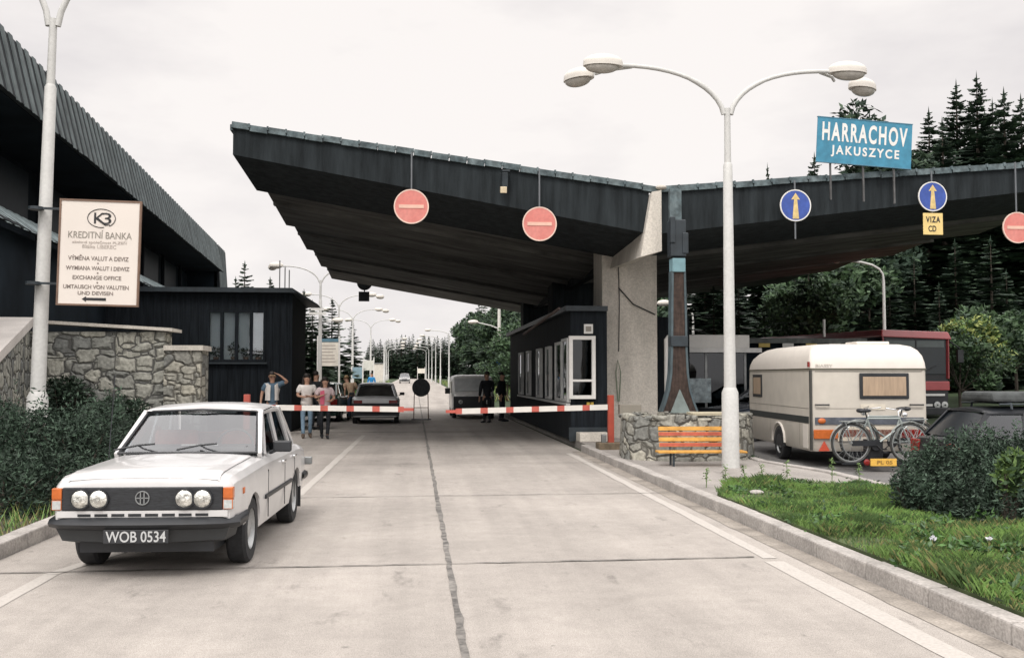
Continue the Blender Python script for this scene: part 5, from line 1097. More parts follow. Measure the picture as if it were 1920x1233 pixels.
BASE = dict(pel=(0, 0, .93), sp=(0, 0, 1.08), ch=(0, 0, 1.28), nk=(0, -.01, 1.45), hd0=(0, -.02, 1.54), hd1=(0, -.02, 1.64),
    shl=(-.18, 0, 1.39), ell=(-.24, .02, 1.12), wrl=(-.25, -.04, .87), pal=(-.25, -.06, .79), shr=(.18, 0, 1.39), elr=(.24, .02, 1.12), wrr=(.25, -.04, .87), par=(.25, -.06, .79),
    hil=(-.095, 0, .90), knl=(-.10, -.02, .49), anl=(-.10, .02, .08), tol=(-.11, -.15, .03), hir=(.095, 0, .90), knr=(.10, -.02, .49), anr=(.10, .02, .08), tor=(.11, -.15, .03))
RAD = dict(pel=(.135, .10), sp=(.125, .095), ch=(.15, .105), nk=.05, hd0=(.086, .10), hd1=(.086, .102), shl=.06, ell=.042, wrl=.028, pal=(.036, .02), shr=.06, elr=.042, wrr=.028, par=(.036, .02),
    hil=.085, knl=.055, anl=.036, tol=.03, hir=.085, knr=.055, anr=.036, tor=.03)
EDG = [('pel', 'sp'), ('sp', 'ch'), ('ch', 'nk'), ('nk', 'hd0'), ('hd0', 'hd1'), ('ch', 'shl'), ('shl', 'ell'), ('ell', 'wrl'), ('wrl', 'pal'), ('ch', 'shr'), ('shr', 'elr'), ('elr', 'wrr'), ('wrr', 'par'),
    ('pel', 'hil'), ('hil', 'knl'), ('knl', 'anl'), ('anl', 'tol'), ('pel', 'hir'), ('hir', 'knr'), ('knr', 'anr'), ('anr', 'tor')]
def person(label, loc, rz, top, legs, pose={}, scale=1.0, hair=hair_m, long_hair=False, sleeve='short', shoes=black_pl, loose=1.0, hat=None, group=None, flare=1.0):
    t = thing('person', label, 'person', loc, rz, group); t.scale = (scale,)*3
    J = dict(BASE); J.update(pose); ks = list(J); V_ = [J[k] for k in ks]; r_ = [RAD[k] for k in ks]; E_ = [(ks.index(a), ks.index(b)) for a, b in EDG]
    for sd_ in 'lr':                                         # five fingers on each hand
        pa = Vector(J['pa'+sd_]); d_ = (pa-Vector(J['wr'+sd_])).normalized(); u = d_.cross(Vector((1, 0, 0)) if abs(d_.x) < .8 else Vector((0, 0, 1))).normalized(); ip = ks.index('pa'+sd_)
        for q, (o_, l_) in enumerate(((-.030, .055), (-.011, .075), (.010, .08), (.030, .07))):
            a = len(V_); V_ += [tuple(pa+u*o_+d_*.03), tuple(pa+u*o_*1.1+d_*(.03+l_*.9)+Vector((0, -.015, 0)))]; r_ += [.011, .008]; E_ += [(ip, a), (a, a+1)]
        a = len(V_); V_ += [tuple(pa+u*-.05-d_*.01), tuple(pa+u*-.062+d_*.04)]; r_ += [.012, .009]; E_ += [(ip, a), (a, a+1)]
    skin_mesh('body', V_, E_, r_, skin_m, t)
    # garments
    def garment(nm, keys, edges, grow, mat, ends={}):
        vs = [tuple(J[k]) if k in J else ends[k] for k in keys]; rr_ = []
        for k in keys:
            b = RAD.get(k, .07); g_ = grow.get(k, 1.15) if isinstance(grow, dict) else grow
            rr_.append(tuple(v*g_ for v in b) if isinstance(b, tuple) else b*g_)
        return skin_mesh(nm, vs, [(keys.index(a), keys.index(b)) for a, b in edges], rr_, mat, t)
    mid = lambda a, b, f: tuple(J[a][i]+(J[b][i]-J[a][i])*f for i in range(3))
    en = {'hem': (J['pel'][0], J['pel'][1], J['pel'][2]-.06), 'col': mid('ch', 'nk', .80)}; keys = ['ch', 'sp', 'pel', 'hem', 'col', 'shl', 'shr']; ed = [('ch', 'sp'), ('sp', 'pel'), ('pel', 'hem'), ('ch', 'col'), ('ch', 'shl'), ('ch', 'shr')]
    RAD['hem'] = (.145, .11); RAD['col'] = (.10, .085)
    if sleeve != 'none':
        f = .75 if sleeve == 'short' else 1.0
        for s_ in 'lr':
            en['sl'+s_] = mid('sh'+s_, 'el'+s_, f); keys.append('sl'+s_); ed.append(('sh'+s_, 'sl'+s_)); RAD['sl'+s_] = .052
            if sleeve == 'long': en['cu'+s_] = mid('el'+s_, 'wr'+s_, .92); keys.append('cu'+s_); ed.append(('sl'+s_, 'cu'+s_)); RAD['cu'+s_] = .036
    garment('shirt', keys, ed, {k: (1.42 if k in ('shl', 'shr') else 1.28 if k[:2] == 'sl' else 1.18)*loose for k in keys}, top, en)
    en2 = {'wa': (J['pel'][0], J['pel'][1], J['pel'][2]+.05), 'cfl': mid('knl', 'anl', .97), 'cfr': mid('knr', 'anr', .97)}; RAD['wa'] = (.13, .1); RAD['cfl'] = RAD['cfr'] = .048*flare
    garment('trousers', ['pel', 'wa', 'hil', 'knl', 'cfl', 'hir', 'knr', 'cfr'], [('pel', 'wa'), ('pel', 'hil'), ('hil', 'knl'), ('knl', 'cfl'), ('pel', 'hir'), ('hir', 'knr'), ('knr', 'cfr')], 1.12*flare**.3, legs, en2)
    for s_ in 'lr':
        a, b = Vector(J['an'+s_]), Vector(J['to'+s_]); d_ = (b-a); d_.z = 0; d_.normalize(); k = MB(); c = (a+b)/2
        k.tube([(a-d_*.06)+Vector((0, 0, -.02)), a+Vector((0, 0, -.005)), c+Vector((0, 0, -.005)), b+d_*.06], [.03, .052, .045, .025], 8); k.build('shoe', shoes, t, smooth=60)
    # head details
    h0 = Vector(J['hd0']); h1 = Vector(J['hd1']); c = (h0+h1)/2
    k = MB(); k.ell((c.x, c.y-.085, c.z-.005), (.016, .022, .024), 8, 6); k.build('nose', skin_m, t, smooth=60)
    for s_ in (-1, 1):
        k = MB(); k.ell((c.x+s_*.032, c.y-.080, c.z+.028), (.009, .006, .006), 8, 5); k.build('eye', black_pl, t)
        k = MB(); k.ell((c.x+s_*.085, c.y+.01, c.z+.005), (.012, .022, .032), 8, 5); k.build('ear', skin_m, t)
    k = MB(); k.ell((c.x, c.y-.078, c.z-.055), (.026, .008, .007), 8, 5); k.build('mouth', M('lips', (.30, .10, .08), .5), t)
    k = MB(); k.ell((c.x, c.y+.045, c.z+.072), (.092, .090, .078), 14, 8, z0=-.5)
    if long_hair: k.tube([(c.x, c.y+.07, c.z+.06), (c.x, c.y+.085, c.z-.08), (c.x, c.y+.09, c.z-.27)], [.085, .095, .05], 10); k.tube([(c.x-.085, c.y+.035, c.z+.05), (c.x-.10, c.y+.02, c.z-.1), (c.x-.09, c.y+.0, c.z-.26)], [.04, .04, .02], 8); k.tube([(c.x+.085, c.y+.035, c.z+.05), (c.x+.10, c.y+.02, c.z-.1), (c.x+.09, c.y+.0, c.z-.26)], [.04, .04, .02], 8)
    k.build('hair', hair, t, smooth=60)
    if hat:
        k = MB(); k.lathe([(.19, -.01), (.185, .012), (.105, .015), (.1, .09), (.06, .11)], (c.x, c.y, c.z+.065), 'z', 16); k.build('hat', hat, t, smooth=50)
    return t
jean = cloth('jeans', (.17, .25, .33)); wht = cloth('white', (.74, .70, .66)); blkc = cloth('black', (.014, .016, .02)); 
x, y = at(511, 27.3)
mn = person('man in a white waistcoat shading his eyes with one raised arm', (x, y, 0), R(12), cloth('shirt_blue', (.10, .16, .22)), jean,
    dict(shr=(.19, 0, 1.41), elr=(.40, -.16, 1.45), wrr=(.20, -.17, 1.62), par=(.12, -.16, 1.66), ell=(-.27, .03, 1.13), wrl=(-.30, -.05, .88), pal=(-.30, -.07, .80)), 1.0, loose=1.0, hair=hair_m)
k = MB()
for s in (-1, 1):
    k.grid([[(s*.05, -.135, 1.36), (s*.12, -.125, 1.42), (s*.20, -.02, 1.42)], [(s*.055, -.152, 1.25), (s*.14, -.13, 1.25), (s*.205, -.0, 1.25)], [(s*.06, -.142, 1.1), (s*.13, -.125, 1.1), (s*.175, -.0, 1.1)], [(s*.06, -.145, .96), (s*.13, -.13, .96), (s*.185, .0, .96)]])
k.build('waistcoat', wht, mn, smooth=60)
k = MB(); k.box((0, -.095, 1.63), (.15, .12, .012), rx=R(12)); k.build('cap_peak', M('cap_brown', (.3, .2, .12), .8), mn)
x, y = at(576, 26.5); person('woman in white T-shirt and blue jeans walking with hands folded at her waist', (x, y, 0), R(8), wht, jean,
    dict(ell=(-.25, -.02, 1.13), wrl=(-.07, -.20, 1.10), pal=(.0, -.22, 1.11), elr=(.25, -.02, 1.13), wrr=(.09, -.20, 1.11), par=(.03, -.23, 1.13), anl=(-.09, -.12, .08), tol=(-.10, -.28, .03), anr=(.10, .14, .10), tor=(.11, .0, .03)), .97, long_hair=True, loose=1.12, shoes=M('shoe_brown', (.1, .07, .05), .6))
x, y = at(610, 26.3); wm = person('woman in pink and white top and dark trousers walking beside the striped barrier', (x, y, 0), R(10), cloth('pinkish', (.62, .50, .50)), blkc,
    dict(ell=(-.27, .0, 1.13), wrl=(-.12, -.19, 1.20), pal=(-.06, -.22, 1.22), elr=(.26, .0, 1.12), wrr=(.14, -.19, 1.05), par=(.08, -.22, 1.05), anl=(-.07, .14, .10), tol=(-.07, .0, .03), anr=(.06, -.14, .08), tor=(.06, -.3, .03)), .92, long_hair=True, loose=1.05)
k = MB(); k.grid([[(-.14, -.11, 1.33), (-.03, -.14, 1.35)], [(-.15, -.12, 1.15), (-.02, -.155, 1.15)], [(-.14, -.12, .95), (-.03, -.15, .95)]]); k.build('scarf', cloth('pink', (.62, .13, .20)), wm, smooth=60)
x, y = at(593, 30.5); person('person in dark clothes standing behind the two walking women', (x, y, 0), R(150), blkc, blkc, {}, 1.02, sleeve='long')
x, y = at(913, 35.0); person('border guard in dark uniform standing at the front of the white van', (x, y, 0), R(200), blkc, blkc, dict(wrl=(-.12, -.2, 1.05), pal=(-.05, -.24, 1.05)), 1.03, sleeve='long')
x, y = at(941, 36.2); person('border guard in dark clothes standing right of the white van', (x, y, 0), R(60), blkc, cloth('dark_grey', (.03, .034, .04)), {}, 1.02, sleeve='long')
x, y = at(660, 37.2); person('person in pale brown striped top leaning by the open car door', (x, y, 0), R(190), cloth('tan', (.42, .30, .20)), cloth('dark_blue', (.04, .06, .10)), dict(ch=(.08, -.1, 1.24), nk=(.14, -.2, 1.38), hd0=(.16, -.26, 1.46), hd1=(.17, -.3, 1.55), shl=(-.1, -.1, 1.34), shr=(.26, -.12, 1.33)), 1.0, sleeve='short', hair=M('hair_fair', (.30, .20, .10), .6))
x, y = at(697, 72); person('person in bright blue jacket far off on the left verge', (x, y, grade(y)), 0, cloth('bright_blue', (.02, .20, .45)), cloth('dark_blue', (.04, .06, .1)), {}, 1.0, sleeve='long')

# ---------------------------------------------------------------- trees
needle = M('spruce_needles', (.026, .046, .031), .7, var=.5, scale=.9, spec=.25); needle2 = M('spruce_tips', (.050, .082, .047), .7, var=.45, scale=.9, spec=.25)
def spruce(label, group, H, Rd, lv, seed, nb=8, seg=4, sub=2, fat=1.0, low=.10):
    rn = random.Random(seed); t = thing('spruce_tree', label, 'tree', (0, 0, 0), 0, group); k = MB()
    for i in range(lv):
        u = (i+.5)/lv; z = H*(low+(.985-low)*u); r0 = Rd*(1-u)**.85*(.75+.5*rn.random())+.12
        for b in range(max(4, int(nb*(1-u*.5)))):
            a = rn.uniform(0, 2*math.pi); r_ = r0*rn.uniform(.65, 1.15); dr = -.28*r_*(1-u)+.1*r_*u; dx_, dy_ = math.cos(a), math.sin(a); sx_, sy_ = -dy_, dx_; z0_ = z+rn.uniform(-.3, .3)*H/lv
            for s_ in range(seg):
                f = (s_+.4)/seg; px = dx_*r_*f; py = dy_*r_*f; pz = z0_+dr*f*f*1.3+.06*r_*f; wd = r_*(.32*(1-f)+.10)
                for q in (-1, 1):
                    for _ in range(sub):
                        ww = wd*fat*rn.uniform(.6, 1.25); up = rn.uniform(-.30, .12)*wd
                        k.add([(px, py, pz), (px+dx_*ww*.5+sx_*q*ww*.35, py+dy_*ww*.5+sy_*q*ww*.35, pz+.04+up*.3), (px+dx_*ww*.75+sx_*q*ww, py+dy_*ww*.75+sy_*q*ww, pz+up), (px+dx_*ww*.1+sx_*q*ww*.55, py+dy_*ww*.1+sy_*q*ww*.55, pz+up*.6-.05)], [(0, 1, 2, 3)], 0 if rn.random() < .7 else 1)
            k.add([(dx_*r_*.75, dy_*r_*.75, z0_+dr*.6), (dx_*r_*.95+sx_*.08*r_, dy_*r_*.95+sy_*.08*r_, z0_+dr*1.05), (dx_*r_*1.08, dy_*r_*1.08, z0_+dr*1.1), (dx_*r_*.95-sx_*.08*r_, dy_*r_*.95-sy_*.08*r_, z0_+dr*1.05)], [(0, 1, 2, 3)], 1)
    k.add([(-.12, 0, H*.95), (.12, 0, H*.95), (0, 0, H*1.01)], [(0, 1, 2)]); k.add([(0, -.12, H*.95), (0, .12, H*.95), (0, 0, H*1.01)], [(0, 1, 2)])
    k.build('crown', [needle, needle2], t)
    k = MB(); k.tube([(0, 0, -.5), (0, 0, H*.5), (0, 0, H*.97)], [H*.016, H*.010, .02], 7); k.build('trunk', bark, t); return t
def leafy(name, label, group, H, Rd, n, seed, mats, cat='tree', s0=.10, s1=.22):
    global rnd
    t = thing(name, label, cat, (0, 0, 0), 0, group); old = rnd.getstate(); rnd.seed(seed); k = MB()
    k2 = MB(); k2.tube([(0, 0, -.3), (.05, 0, H*.3), (0, .05, H*.6)], [H*.022, H*.016, H*.008], 7)
    for i in range(9):
        a = rnd.uniform(0, 6.28); q = rnd.uniform(.25, .8); c = (math.cos(a)*Rd*q, math.sin(a)*Rd*q, H*rnd.uniform(.38, .82)); rr_ = Rd*rnd.uniform(.3, .55)
        leafball(k, c, (rr_, rr_, rr_*.8), n//10, s0, s1, 0, 1, .25, len(mats)); k2.tube([(0, 0, H*.3), (c[0]*.5, c[1]*.5, (H*.3+c[2])/2), c], [H*.010, H*.006, .01], 5)
    leafball(k, (0, 0, H*.85), (Rd*.4, Rd*.4, H*.14), n//10, s0, s1, 0, 1, .2, len(mats))
    k.build('crown', mats, t); k2.build('trunk', bark, t); rnd.setstate(old); return t
# prototypes stand where their own tree stands; the others are copies that share the meshes
def plant(proto, spots_, labels, used):
    for i, (px, d, s_, zoff) in enumerate(spots_):
        x, y = at(px, d); loc = (x, y, max(grade(y), ground_z(x, y))-.05+zoff); lab = labels(i) if callable(labels) else labels
        if not used[0]: proto.location = loc; proto.scale = (s_,)*3; proto.rotation_euler = (0, 0, rnd.uniform(0, 6)); proto['label'] = lab; used[0] = True
        else: dup(proto, loc, rnd.uniform(0, 6), lab, (s_*rnd.uniform(.9, 1.1), s_*rnd.uniform(.9, 1.1), s_))
spA = spruce('x', 'spruces standing above the right canopy wing', 18, 4.3, 46, 3, 11, 5, 2, 1.25); uA = [False]
def top_scale(H, py, px, d):
    x, y = at(px, d); return (zz(py, d)-max(grade(y), ground_z(x, y)))/H
hero = [(1842, 62, 128, 'tallest spruce behind the right canopy wing, second from the right edge'), (1803, 64, 143, 'pointed spruce immediately left of the tallest spruce at the right'), (1893, 60, 158, 'spruce at the right edge of the picture above the canopy'), (1750, 66, 196, 'shorter spruce just right of the blue town board'), (1925, 63, 170, 'spruce cut by the right edge of the picture'), (1871, 68, 178, 'spruce standing between the two tallest ones at the right edge'), (1775, 60, 215, 'lowest spruce of the cluster right of the blue town board'), (1532, 62, 282, 'low spruce top at the left edge of the blue town board'), (1700, 70, 232, 'spruce top behind the right edge of the blue town board'), (1856, 72, 200, 'far spruce filling the gap left of the tallest spruce tips'), (1828, 74, 205, 'far spruce between the pointed spruce and the tallest spruce')]
for px, d, py, lab in hero: plant(spA, [(px, d, top_scale(18, py, px, d), 0)], lab, uA)
spB = spruce('x', 'spruces behind the guard house', 12, 3.0, 34, 5, 10, 4, 2, 1.4, .04); uB = [False]
for px, d, py, lab in ((457, 62, 487, 'taller pointed spruce showing above the guard house roof'), (440, 64, 516, 'small spruce tip at the corner of the clad building'), (505, 66, 517, 'spruce tip above the guard house roof beside the thin masts'), (585, 58, 560, 'spruce at the right corner of the guard house'), (603, 62, 572, 'spruce behind the nearest lamp of the left lamp row'), (622, 66, 556, 'tall spruce behind the white information board'), (660, 86, 597, 'lone slender spruce beside the third lamp of the left row'), (569, 64, 540, 'spruce half hidden by the guard house wall')):
    plant(spB, [(px, d, top_scale(12, py, px, d), 0)], lab, uB)
spC = spruce('x', 'spruces closing the far end of the road', 12, 3.3, 24, 9, 10, 3, 2, 1.7, .03); uC = [False]
sp_ = []
for i in range(58):
    px = 690+i*3.1+rnd.uniform(-4, 4); d = rnd.uniform(235, 285); py = 642-10*math.sin((px-690)/50)+rnd.uniform(-9, 10)-max(0, (px-800))*.22; sp_.append((px, d, top_scale(12, py, px, d), 0))
plant(spC, sp_, 'dark spruce in the even row of trees closing the far road', uC)
# mixed wood along the right of the far road
dec = leafy('leafy_tree', 'x', 'leafy trees right of the far road', 9, 3.0, 3400, 21, [leaf_dk, leaf_md, leaf_dk], s0=.16, s1=.34); uD = [False]; sp_ = []; sq = []
for i in range(54):
    f = i/53; d = 205-140*f**.8+rnd.uniform(-8, 8); xr = 8.5+rnd.uniform(0, 7); X = (xr-d*math.sin(YAW))/math.cos(YAW); px = 960+X/d*FOC
    py = interp([(780, 636), (830, 612), (870, 586), (910, 572), (960, 560), (1010, 545), (1200, 520)], px)+rnd.uniform(-6, 22)
    (sp_ if i % 3 else sq).append((px, d, top_scale(9, py, px, d) if i % 3 else top_scale(12, py-5, px, d), 0))
plant(dec, sp_, 'dark leafy tree in the wood edge right of the far road', uD)
spD = spC; spots2 = sq
for (px, d, s_, z_) in spots2:
    x, y = at(px, d); dup(spC, (x, y, ground_z(x, y)), rnd.uniform(0, 6), 'dark spruce among leafy trees right of the far road', (s_,)*3, 'spruces right of the far road')
# left of the far road
dl = leafy('leafy_tree', 'x', 'leafy trees left of the far road', 6, 2.3, 3000, 33, [leaf_md, leaf_dk], s0=.12, s1=.26); uE = [False]; sp_ = []
for i in range(16):
    f = i/15; d = 68+90*f; xr = -12-rnd.uniform(0, 6)-(1-f)*1; X = (xr-d*math.sin(YAW))/math.cos(YAW); px = 960+X/d*FOC; sp_.append((px, d, rnd.uniform(.75, 1.15), 0))
plant(dl, sp_, 'leafy green tree left of the far road', uE)
# dark forest bank behind the canopy
spE = spruce('x', 'dark spruces on the bank behind the canopy', 15, 4.2, 28, 12, 10, 4, 2, 1.6, .03); uF = [False]; sp_ = []
for i in range(64):
    px = 1225+rnd.random()*800; d = rnd.uniform(58, 95); top = interp([(1200, 440), (1500, 360), (1700, 290), (1990, 270)], px)+rnd.uniform(0, 90); sp_.append((px, d, max(.35, top_scale(15, top, px, d)), 0))
plant(spE, sp_, 'dark spruce in the forest bank behind the right canopy wing', uF)
plant(spE, [(px+rnd.uniform(-12, 12), rnd.uniform(45, 53), rnd.uniform(.34, .52), 0) for px in range(1300, 1990, 46)], 'young dark spruce at the foot of the forest bank behind the parked vehicles', uF)
bigt = leafy('broad_tree', 'broad dark tree behind the blue town board, its branches reaching past both sides', None, 17, 4.2, 7000, 55, [needle, needle, needle2], s0=.14, s1=.34)
x, y = at(1612, 58); bigt.location = (x, y, ground_z(x, y)); s_ = top_scale(17, 176, 1612, 58)*1.0; bigt.scale = (s_*1.15, s_*1.15, s_)
x, y = at(1443, 75); tp = dup(spB, (x, y, ground_z(x, y)), 1.0, 'small lone spruce tip above the canopy edge left of the town board', (top_scale(12, 304, 1443, 75)*.42,)*2+(top_scale(12, 304, 1443, 75),)); del tp['group']
shr = leafy('leafy_shrub', 'x', 'leafy shrubs at the foot of the forest bank', 3.6, 1.7, 3600, 77, [leaf_md, leaf_dk, leaf_md], 'shrub', .07, .16); uG = [False]
for (px, d, s_, z_), lab in zip(((1540, 44, 1.3, 1.2), (1600, 47, 1.45, 1.5), (1500, 50, 1.2, 1.6), (1830, 40, 1.15, 0), (1800, 36, .9, 0), (1905, 42, 1.0, 0.3), (965, 70, 1.3, 0), (950, 66, .9, 0), (985, 74, 1.5, .5), (1560, 52, 1.6, 2.0)),
    ('green shrub below the twin headed lamp left of its pole', 'green shrub right behind the pole of the twin headed lamp', 'dim green shrub left of the other shrubs behind the canopy', 'pale green shrub right of the red coach', 'lower green shrub touching the right side of the red coach', 'shrub at the right edge above the dark hatchback', 'bright shrub beside the utility pole', 'low shrub left of the utility pole', 'shrub between utility pole and customs booth', 'upper green shrub above the twin headed lamp')):
    plant(shr, [(px, d, s_, z_)], lab, uG)
yl = leafy('yellow_shrub', 'yellow green shrub above the right end of the red coach', None, 2.6, 1.3, 2600, 81, [leaf_yl, leaf_lt, leaf_md], 'shrub', .07, .15); x, y = at(1840, 38); yl.location = (x, y, 1.35)

# ---------------------------------------------------------------- shrubs close by
def shrub(name, label, balls, n, mats, s0, s1, group=None, cat='shrub', sprays=0):
    x0_, y0_ = balls[0][0][:2]; t = thing(name, label, cat, (x0_, y0_, .08), 0, group); k = MB(); k2 = MB()
    tot = sum(b[1][0]*b[1][1]+b[1][0]*b[1][2] for b in balls)
    for c, r_ in balls:
        leafball(k, (c[0]-x0_, c[1]-y0_, c[2]-.08), r_, int(n*(r_[0]*r_[1]+r_[0]*r_[2])/tot), s0, s1, 0, .8, .45, len(mats))
        for i in range(7): a = rnd.uniform(0, 6.28); q = rnd.uniform(.3, .9); k2.tube([(c[0]-x0_, c[1]-y0_, 0), (c[0]-x0_+math.cos(a)*r_[0]*q, c[1]-y0_+math.sin(a)*r_[1]*q, c[2]+r_[2]*.5-.08)], [.02, .006], 4)
    for c, r_ in balls*sprays:                                   # upright sprays that break the outline
        a = rnd.uniform(0, 6.28); q = rnd.uniform(.2, 1.0); hh = rnd.uniform(.10, .24)*(1 if r_[2] < .5 else 1.5); zt = c[2]-.08+r_[2]*math.sqrt(max(0, 1-q*q))*rnd.uniform(.75, 1.0)
        leafball(k, (c[0]-x0_+math.cos(a)*r_[0]*q, c[1]-y0_+math.sin(a)*r_[1]*q, zt+hh*.35), (hh*.38, hh*.38, hh), 60, s0, s1, max(0, len(mats)-2), .7, .1, 2)
    k.build('foliage', mats, t); k2.build('stem', bark, t); return t
def ball(px, d, py, rx, ry, rz): x, y = at(px, d); return ((x, y, zz(py, d)), (rx, ry, rz))
jun = M('juniper', (.022, .037, .025), .65, var=.5, scale=2.2, spec=.25); jun2 = M('juniper_tip', (.055, .09, .060), .65, var=.4, scale=2.2, spec=.25)
shrub('juniper_shrub', 'large dark juniper shrub on the grass in front of the dark hatchback', [ball(1765, 11.2, 905, .42, .5, .40), ball(1722, 11.1, 905, .26, .3, .28), ball(1700, 10.9, 925, .2, .25, .17), ball(1735, 10.7, 945, .25, .25, .2), ball(1842, 11.3, 880, .3, .4, .36), ball(1815, 11.0, 905, .55, .5, .48), ball(1880, 10.8, 905, .6, .55, .46), ball(1795, 10.5, 945, .38, .4, .26), ball(1870, 10.2, 955, .5, .4, .26), ball(1950, 10.6, 905, .6, .5, .45)], 30000, [jun, jun, jun, jun2], .014, .036, sprays=16)
shrub('leafy_plant', 'upright pale green leafy plant growing at the right edge of the juniper', [ball(1893, 10.1, 880, .16, .12, .22), ball(1880, 10.1, 900, .12, .1, .16)], 520, [leaf_lt, leaf_md], .035, .08, None, 'plant')
shrub('dark_shrub', 'dark spreading shrub around the foot of the left street lamp', [ball(60, 13.0, 845, .95, .8, .58), ball(150, 12.6, 850, .75, .7, .5), ball(195, 13.4, 830, .5, .6, .55), ball(-30, 12.4, 840, .9, .8, .6), ball(75, 11.6, 905, .85, .55, .42), ball(190, 11.6, 915, .5, .5, .35), ball(10, 11.0, 930, .6, .5, .4)], 36000, [jun, jun, jun, jun2], .016, .042, sprays=10)
shrub('climbing_shrub', 'dark shrub leaning on the rubble wall behind the white saloon', [ball(225, 19.0, 790, .7, .35, .5), ball(125, 19.2, 760, .55, .3, .6), ball(300, 19.0, 815, .7, .4, .45)], 7000, [leaf_dk, jun], .035, .075)
shrub('small_shrub', 'little green shrub at the right foot of the stone planter', [ball(1405, 18.4, 862, .17, .15, .12)], 500, [leaf_md, jun], .02, .045)
# weeds in front of the bench and lamp
wp = [(1322, 13.6), (1357, 13.7), (1392, 13.8), (1425, 13.8), (1472, 13.8), (1556, 13.7), (1606, 13.5)]; wsrc = None
for i, (px, d) in enumerate(wp):
    x, y = at(px, d); lab = 'thin pale weed at the back edge of the grass, '+['leftmost of all', 'just left of the lamp post', 'just right of the lamp post', 'tallest left of the caravan wheel', 'below the caravan wheel', 'below the caravan side', 'nearest the juniper'][i]
    t = thing('tall_weed', lab, 'weed', (x, y, .12), 0, 'thin weeds at the back edge of the grass'); k = MB(); hh = rnd.uniform(.24, .38); k.tube([(0, 0, 0), (.01, 0, hh*.6), (0, .01, hh)], [.006, .005, .003], 4); k.build('stem', leaf_lt, t)
    k = MB()
    for j in range(22): a = rnd.uniform(0, 6.28); z_ = rnd.uniform(.25, 1)*hh; l_ = .09*(1.15-z_/hh*.6); k.add([(0, 0, z_), (math.cos(a)*l_*.5-math.sin(a)*.012, math.sin(a)*l_*.5+math.cos(a)*.012, z_+.03), (math.cos(a)*l_, math.sin(a)*l_, z_+.01), (math.cos(a)*l_*.5+math.sin(a)*.012, math.sin(a)*l_*.5-math.cos(a)*.012, z_+.02)], [(0, 1, 2, 3)])
    k.build('leaf', leaf_lt, t)

# ---------------------------------------------------------------- grass bed
bed = [(3.725, -4), (6.265, -4), (6.265, 12.0), (6.05, 13.3), (4.75, 13.85), (4.15, 13.4), (3.725, 12.3)]
k = MB(); k.prism(bed, .119, .15, 'z'); struct(k.build('grass_bed', M('bed_soil', (.05, .07, .025), .95, var=.5, scale=3)))
def inside(x, y):
    c = False
    for (a, b), (d, e) in zip(bed, bed[1:]+bed[:1]):
        if (b > y) != (e > y) and x < (d-a)*(y-b)/(e-b)+a: c = not c
    return c
gA = M('grass_green', (.165, .275, .075), .6, var=.35, scale=1.3, spec=.3); gB = M('grass_dark', (.075, .13, .042), .65, var=.4, scale=1.3, spec=.3); gC = M('grass_dry', (.24, .225, .095), .7, var=.35, scale=1.3, spec=.2)
from mathutils import noise as mn_
k = MB(); n = 0
while n < 95000:
    x = rnd.uniform(3.72, 6.27); y = 4.0+11*rnd.random()**1.15
    if not inside(x, y): continue
    q = mn_.noise(Vector((x*1.1, y*1.1, 0))); q2 = mn_.noise(Vector((x*2.3+9, y*2.3, 3)))
    if q+q2*.6 < -.33 and rnd.random() < .8: continue       # thin, bare patches
    n += 1
    hgt = min(.17, (.025+.075*max(0, q+.25)+.06*max(0, q2))*rnd.uniform(.4, 1.6)*(1.35 if y < 9.2 else 1)); dry = .06+(.35 if y < 9.5 else 0)*max(0, q2+.25)
    m_ = 2 if rnd.random() < dry else (1 if q2+rnd.uniform(-.3, .3)+(.18 if y < 9 else 0) > .10 else 0); a = rnd.uniform(0, 6.28); ln = rnd.uniform(.2, .9)*hgt; wd = rnd.uniform(.0018, .0042)*(.75 if y < 8 else 1); ca, sa = math.cos(a), math.sin(a)
    k.add([(x-sa*wd, y+ca*wd, .145), (x+sa*wd, y-ca*wd, .145), (x+ca*ln*.4+sa*wd*.7, y+sa*ln*.4-ca*wd*.7, .145+hgt*.65), (x+ca*ln, y+sa*ln, .145+hgt), (x+ca*ln*.4-sa*wd*.7, y+sa*ln*.4+ca*wd*.7, .145+hgt*.65)], [(0, 1, 2, 3, 4)], m_)
tag(k.build('grass', [gA, gB, gC]), 'green uneven grass and weeds in the bed behind the right kerb', 'grass', kind='stuff')
k = MB()
for i in range(110):
    while True:
        x = rnd.uniform(3.8, 6.2); y = rnd.uniform(5, 14.3)
        if inside(x, y): break
    rr_ = rnd.uniform(.05, .17)*(1.5 if y < 9 else 1); leafball(k, (x, y, .16), (rr_, rr_, rr_*.7), 70, .012, .04, 0, 1, .2, 2)
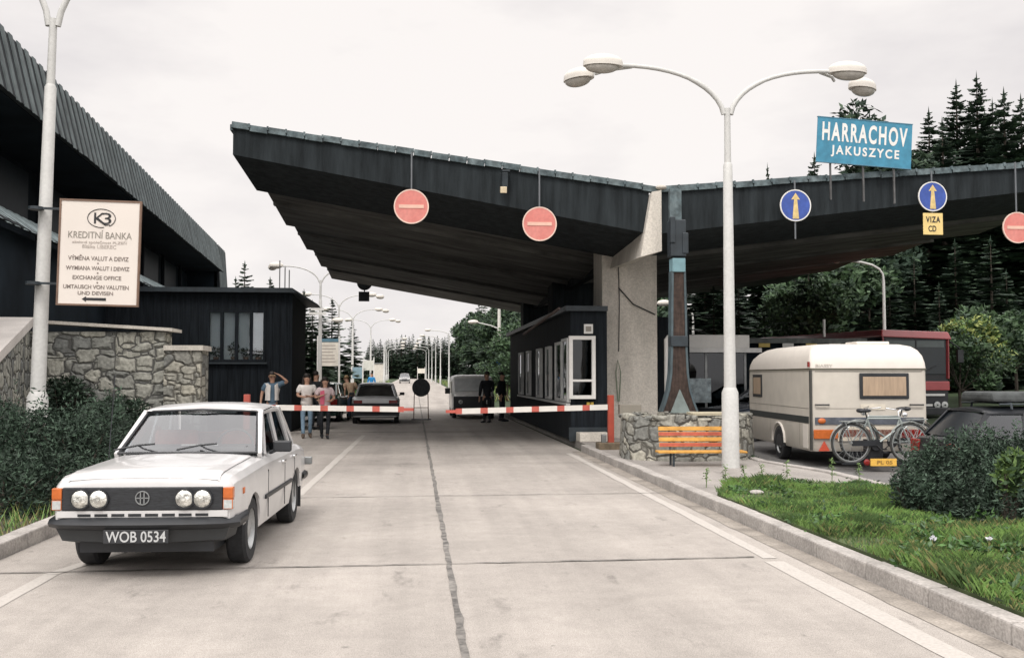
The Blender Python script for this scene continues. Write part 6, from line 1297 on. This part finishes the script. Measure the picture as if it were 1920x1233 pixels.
for i in range(22):
    x = 3.86+rnd.random()**1.5*2.2; y = rnd.uniform(5.2, 9.8); rr_ = rnd.uniform(.10, .22); leafball(k, (x, y, .17), (rr_, rr_, rr_*.9), 170, .014, .045, 0, 1, .2, 2)
tag(k.build('ground_cover', [leaf_md, M('weed_leaf', (.06, .14, .03), .6, var=.35, scale=2)]), 'low leafy weeds scattered through the grass bed', 'ground cover', kind='stuff')
fl = M('petal_white', (.66, .66, .70), .7); fsrc = None
for i, (px, d, py) in enumerate(((1740, 8.6, 1018), (1885, 7.4, 1070), (1845, 8.2, 1005))):
    x, y = at(px, d); lab = ['white flower head in the grass below the juniper', 'white flower head nearest the right edge', 'tall thin stalk with a small white bud', 'tiny white flower in the middle of the grass'][i]; t = thing('wild_flower', lab, 'flower', (x, y, .14), 0, 'white flowers in the grass'); hh = max(.1, zz(py, d)-.14)
    k = MB(); k.tube([(0, 0, 0), (.01, 0, hh)], .004, 4); k.build('stem', gC, t); k = MB(); s_ = .035 if i < 2 else .018; leafball(k, (.01, 0, hh), (s_, s_, s_*.6), 22, .012, .022, 0); k.build('blossom', fl, t)
k = MB(); k.ell((0, 0, 0), (.10, .06, .035), 10, 6); o = k.build('pale_stone', kerb_m, smooth=50); x, y = at(1415, 12.6); o.location = (x, y, .17); tag(o, 'pale flat stone lying in the grass near the kerb', 'stone')
# verge grass along the far road and left bank
k = MB()
for i in range(9000):
    if rnd.random() < .5: y = rnd.uniform(60, 170); x = (3.9+rnd.random()**2*9) if rnd.random() < .6 else (-4.2-rnd.random()**2*9); hgt = rnd.uniform(.15, .55); wd = .03
    else: x = -3.85-rnd.random()**1.5*3; y = rnd.uniform(5, 20); hgt = rnd.uniform(.05, .22); wd = .008
    a = rnd.uniform(0, 6.28); z_ = max(grade(y), ground_z(x, y))+(.09 if y < 22 else 0); ln = hgt*.5
    k.add([(x-wd, y, z_), (x+wd, y, z_), (x+math.cos(a)*ln, y+math.sin(a)*ln, z_+hgt)], [(0, 1, 2)], int(rnd.random()*3))
tag(k.build('verge_grass', [gA, gB, gC]), 'rough verge grass on both sides of the road', 'grass', kind='stuff')
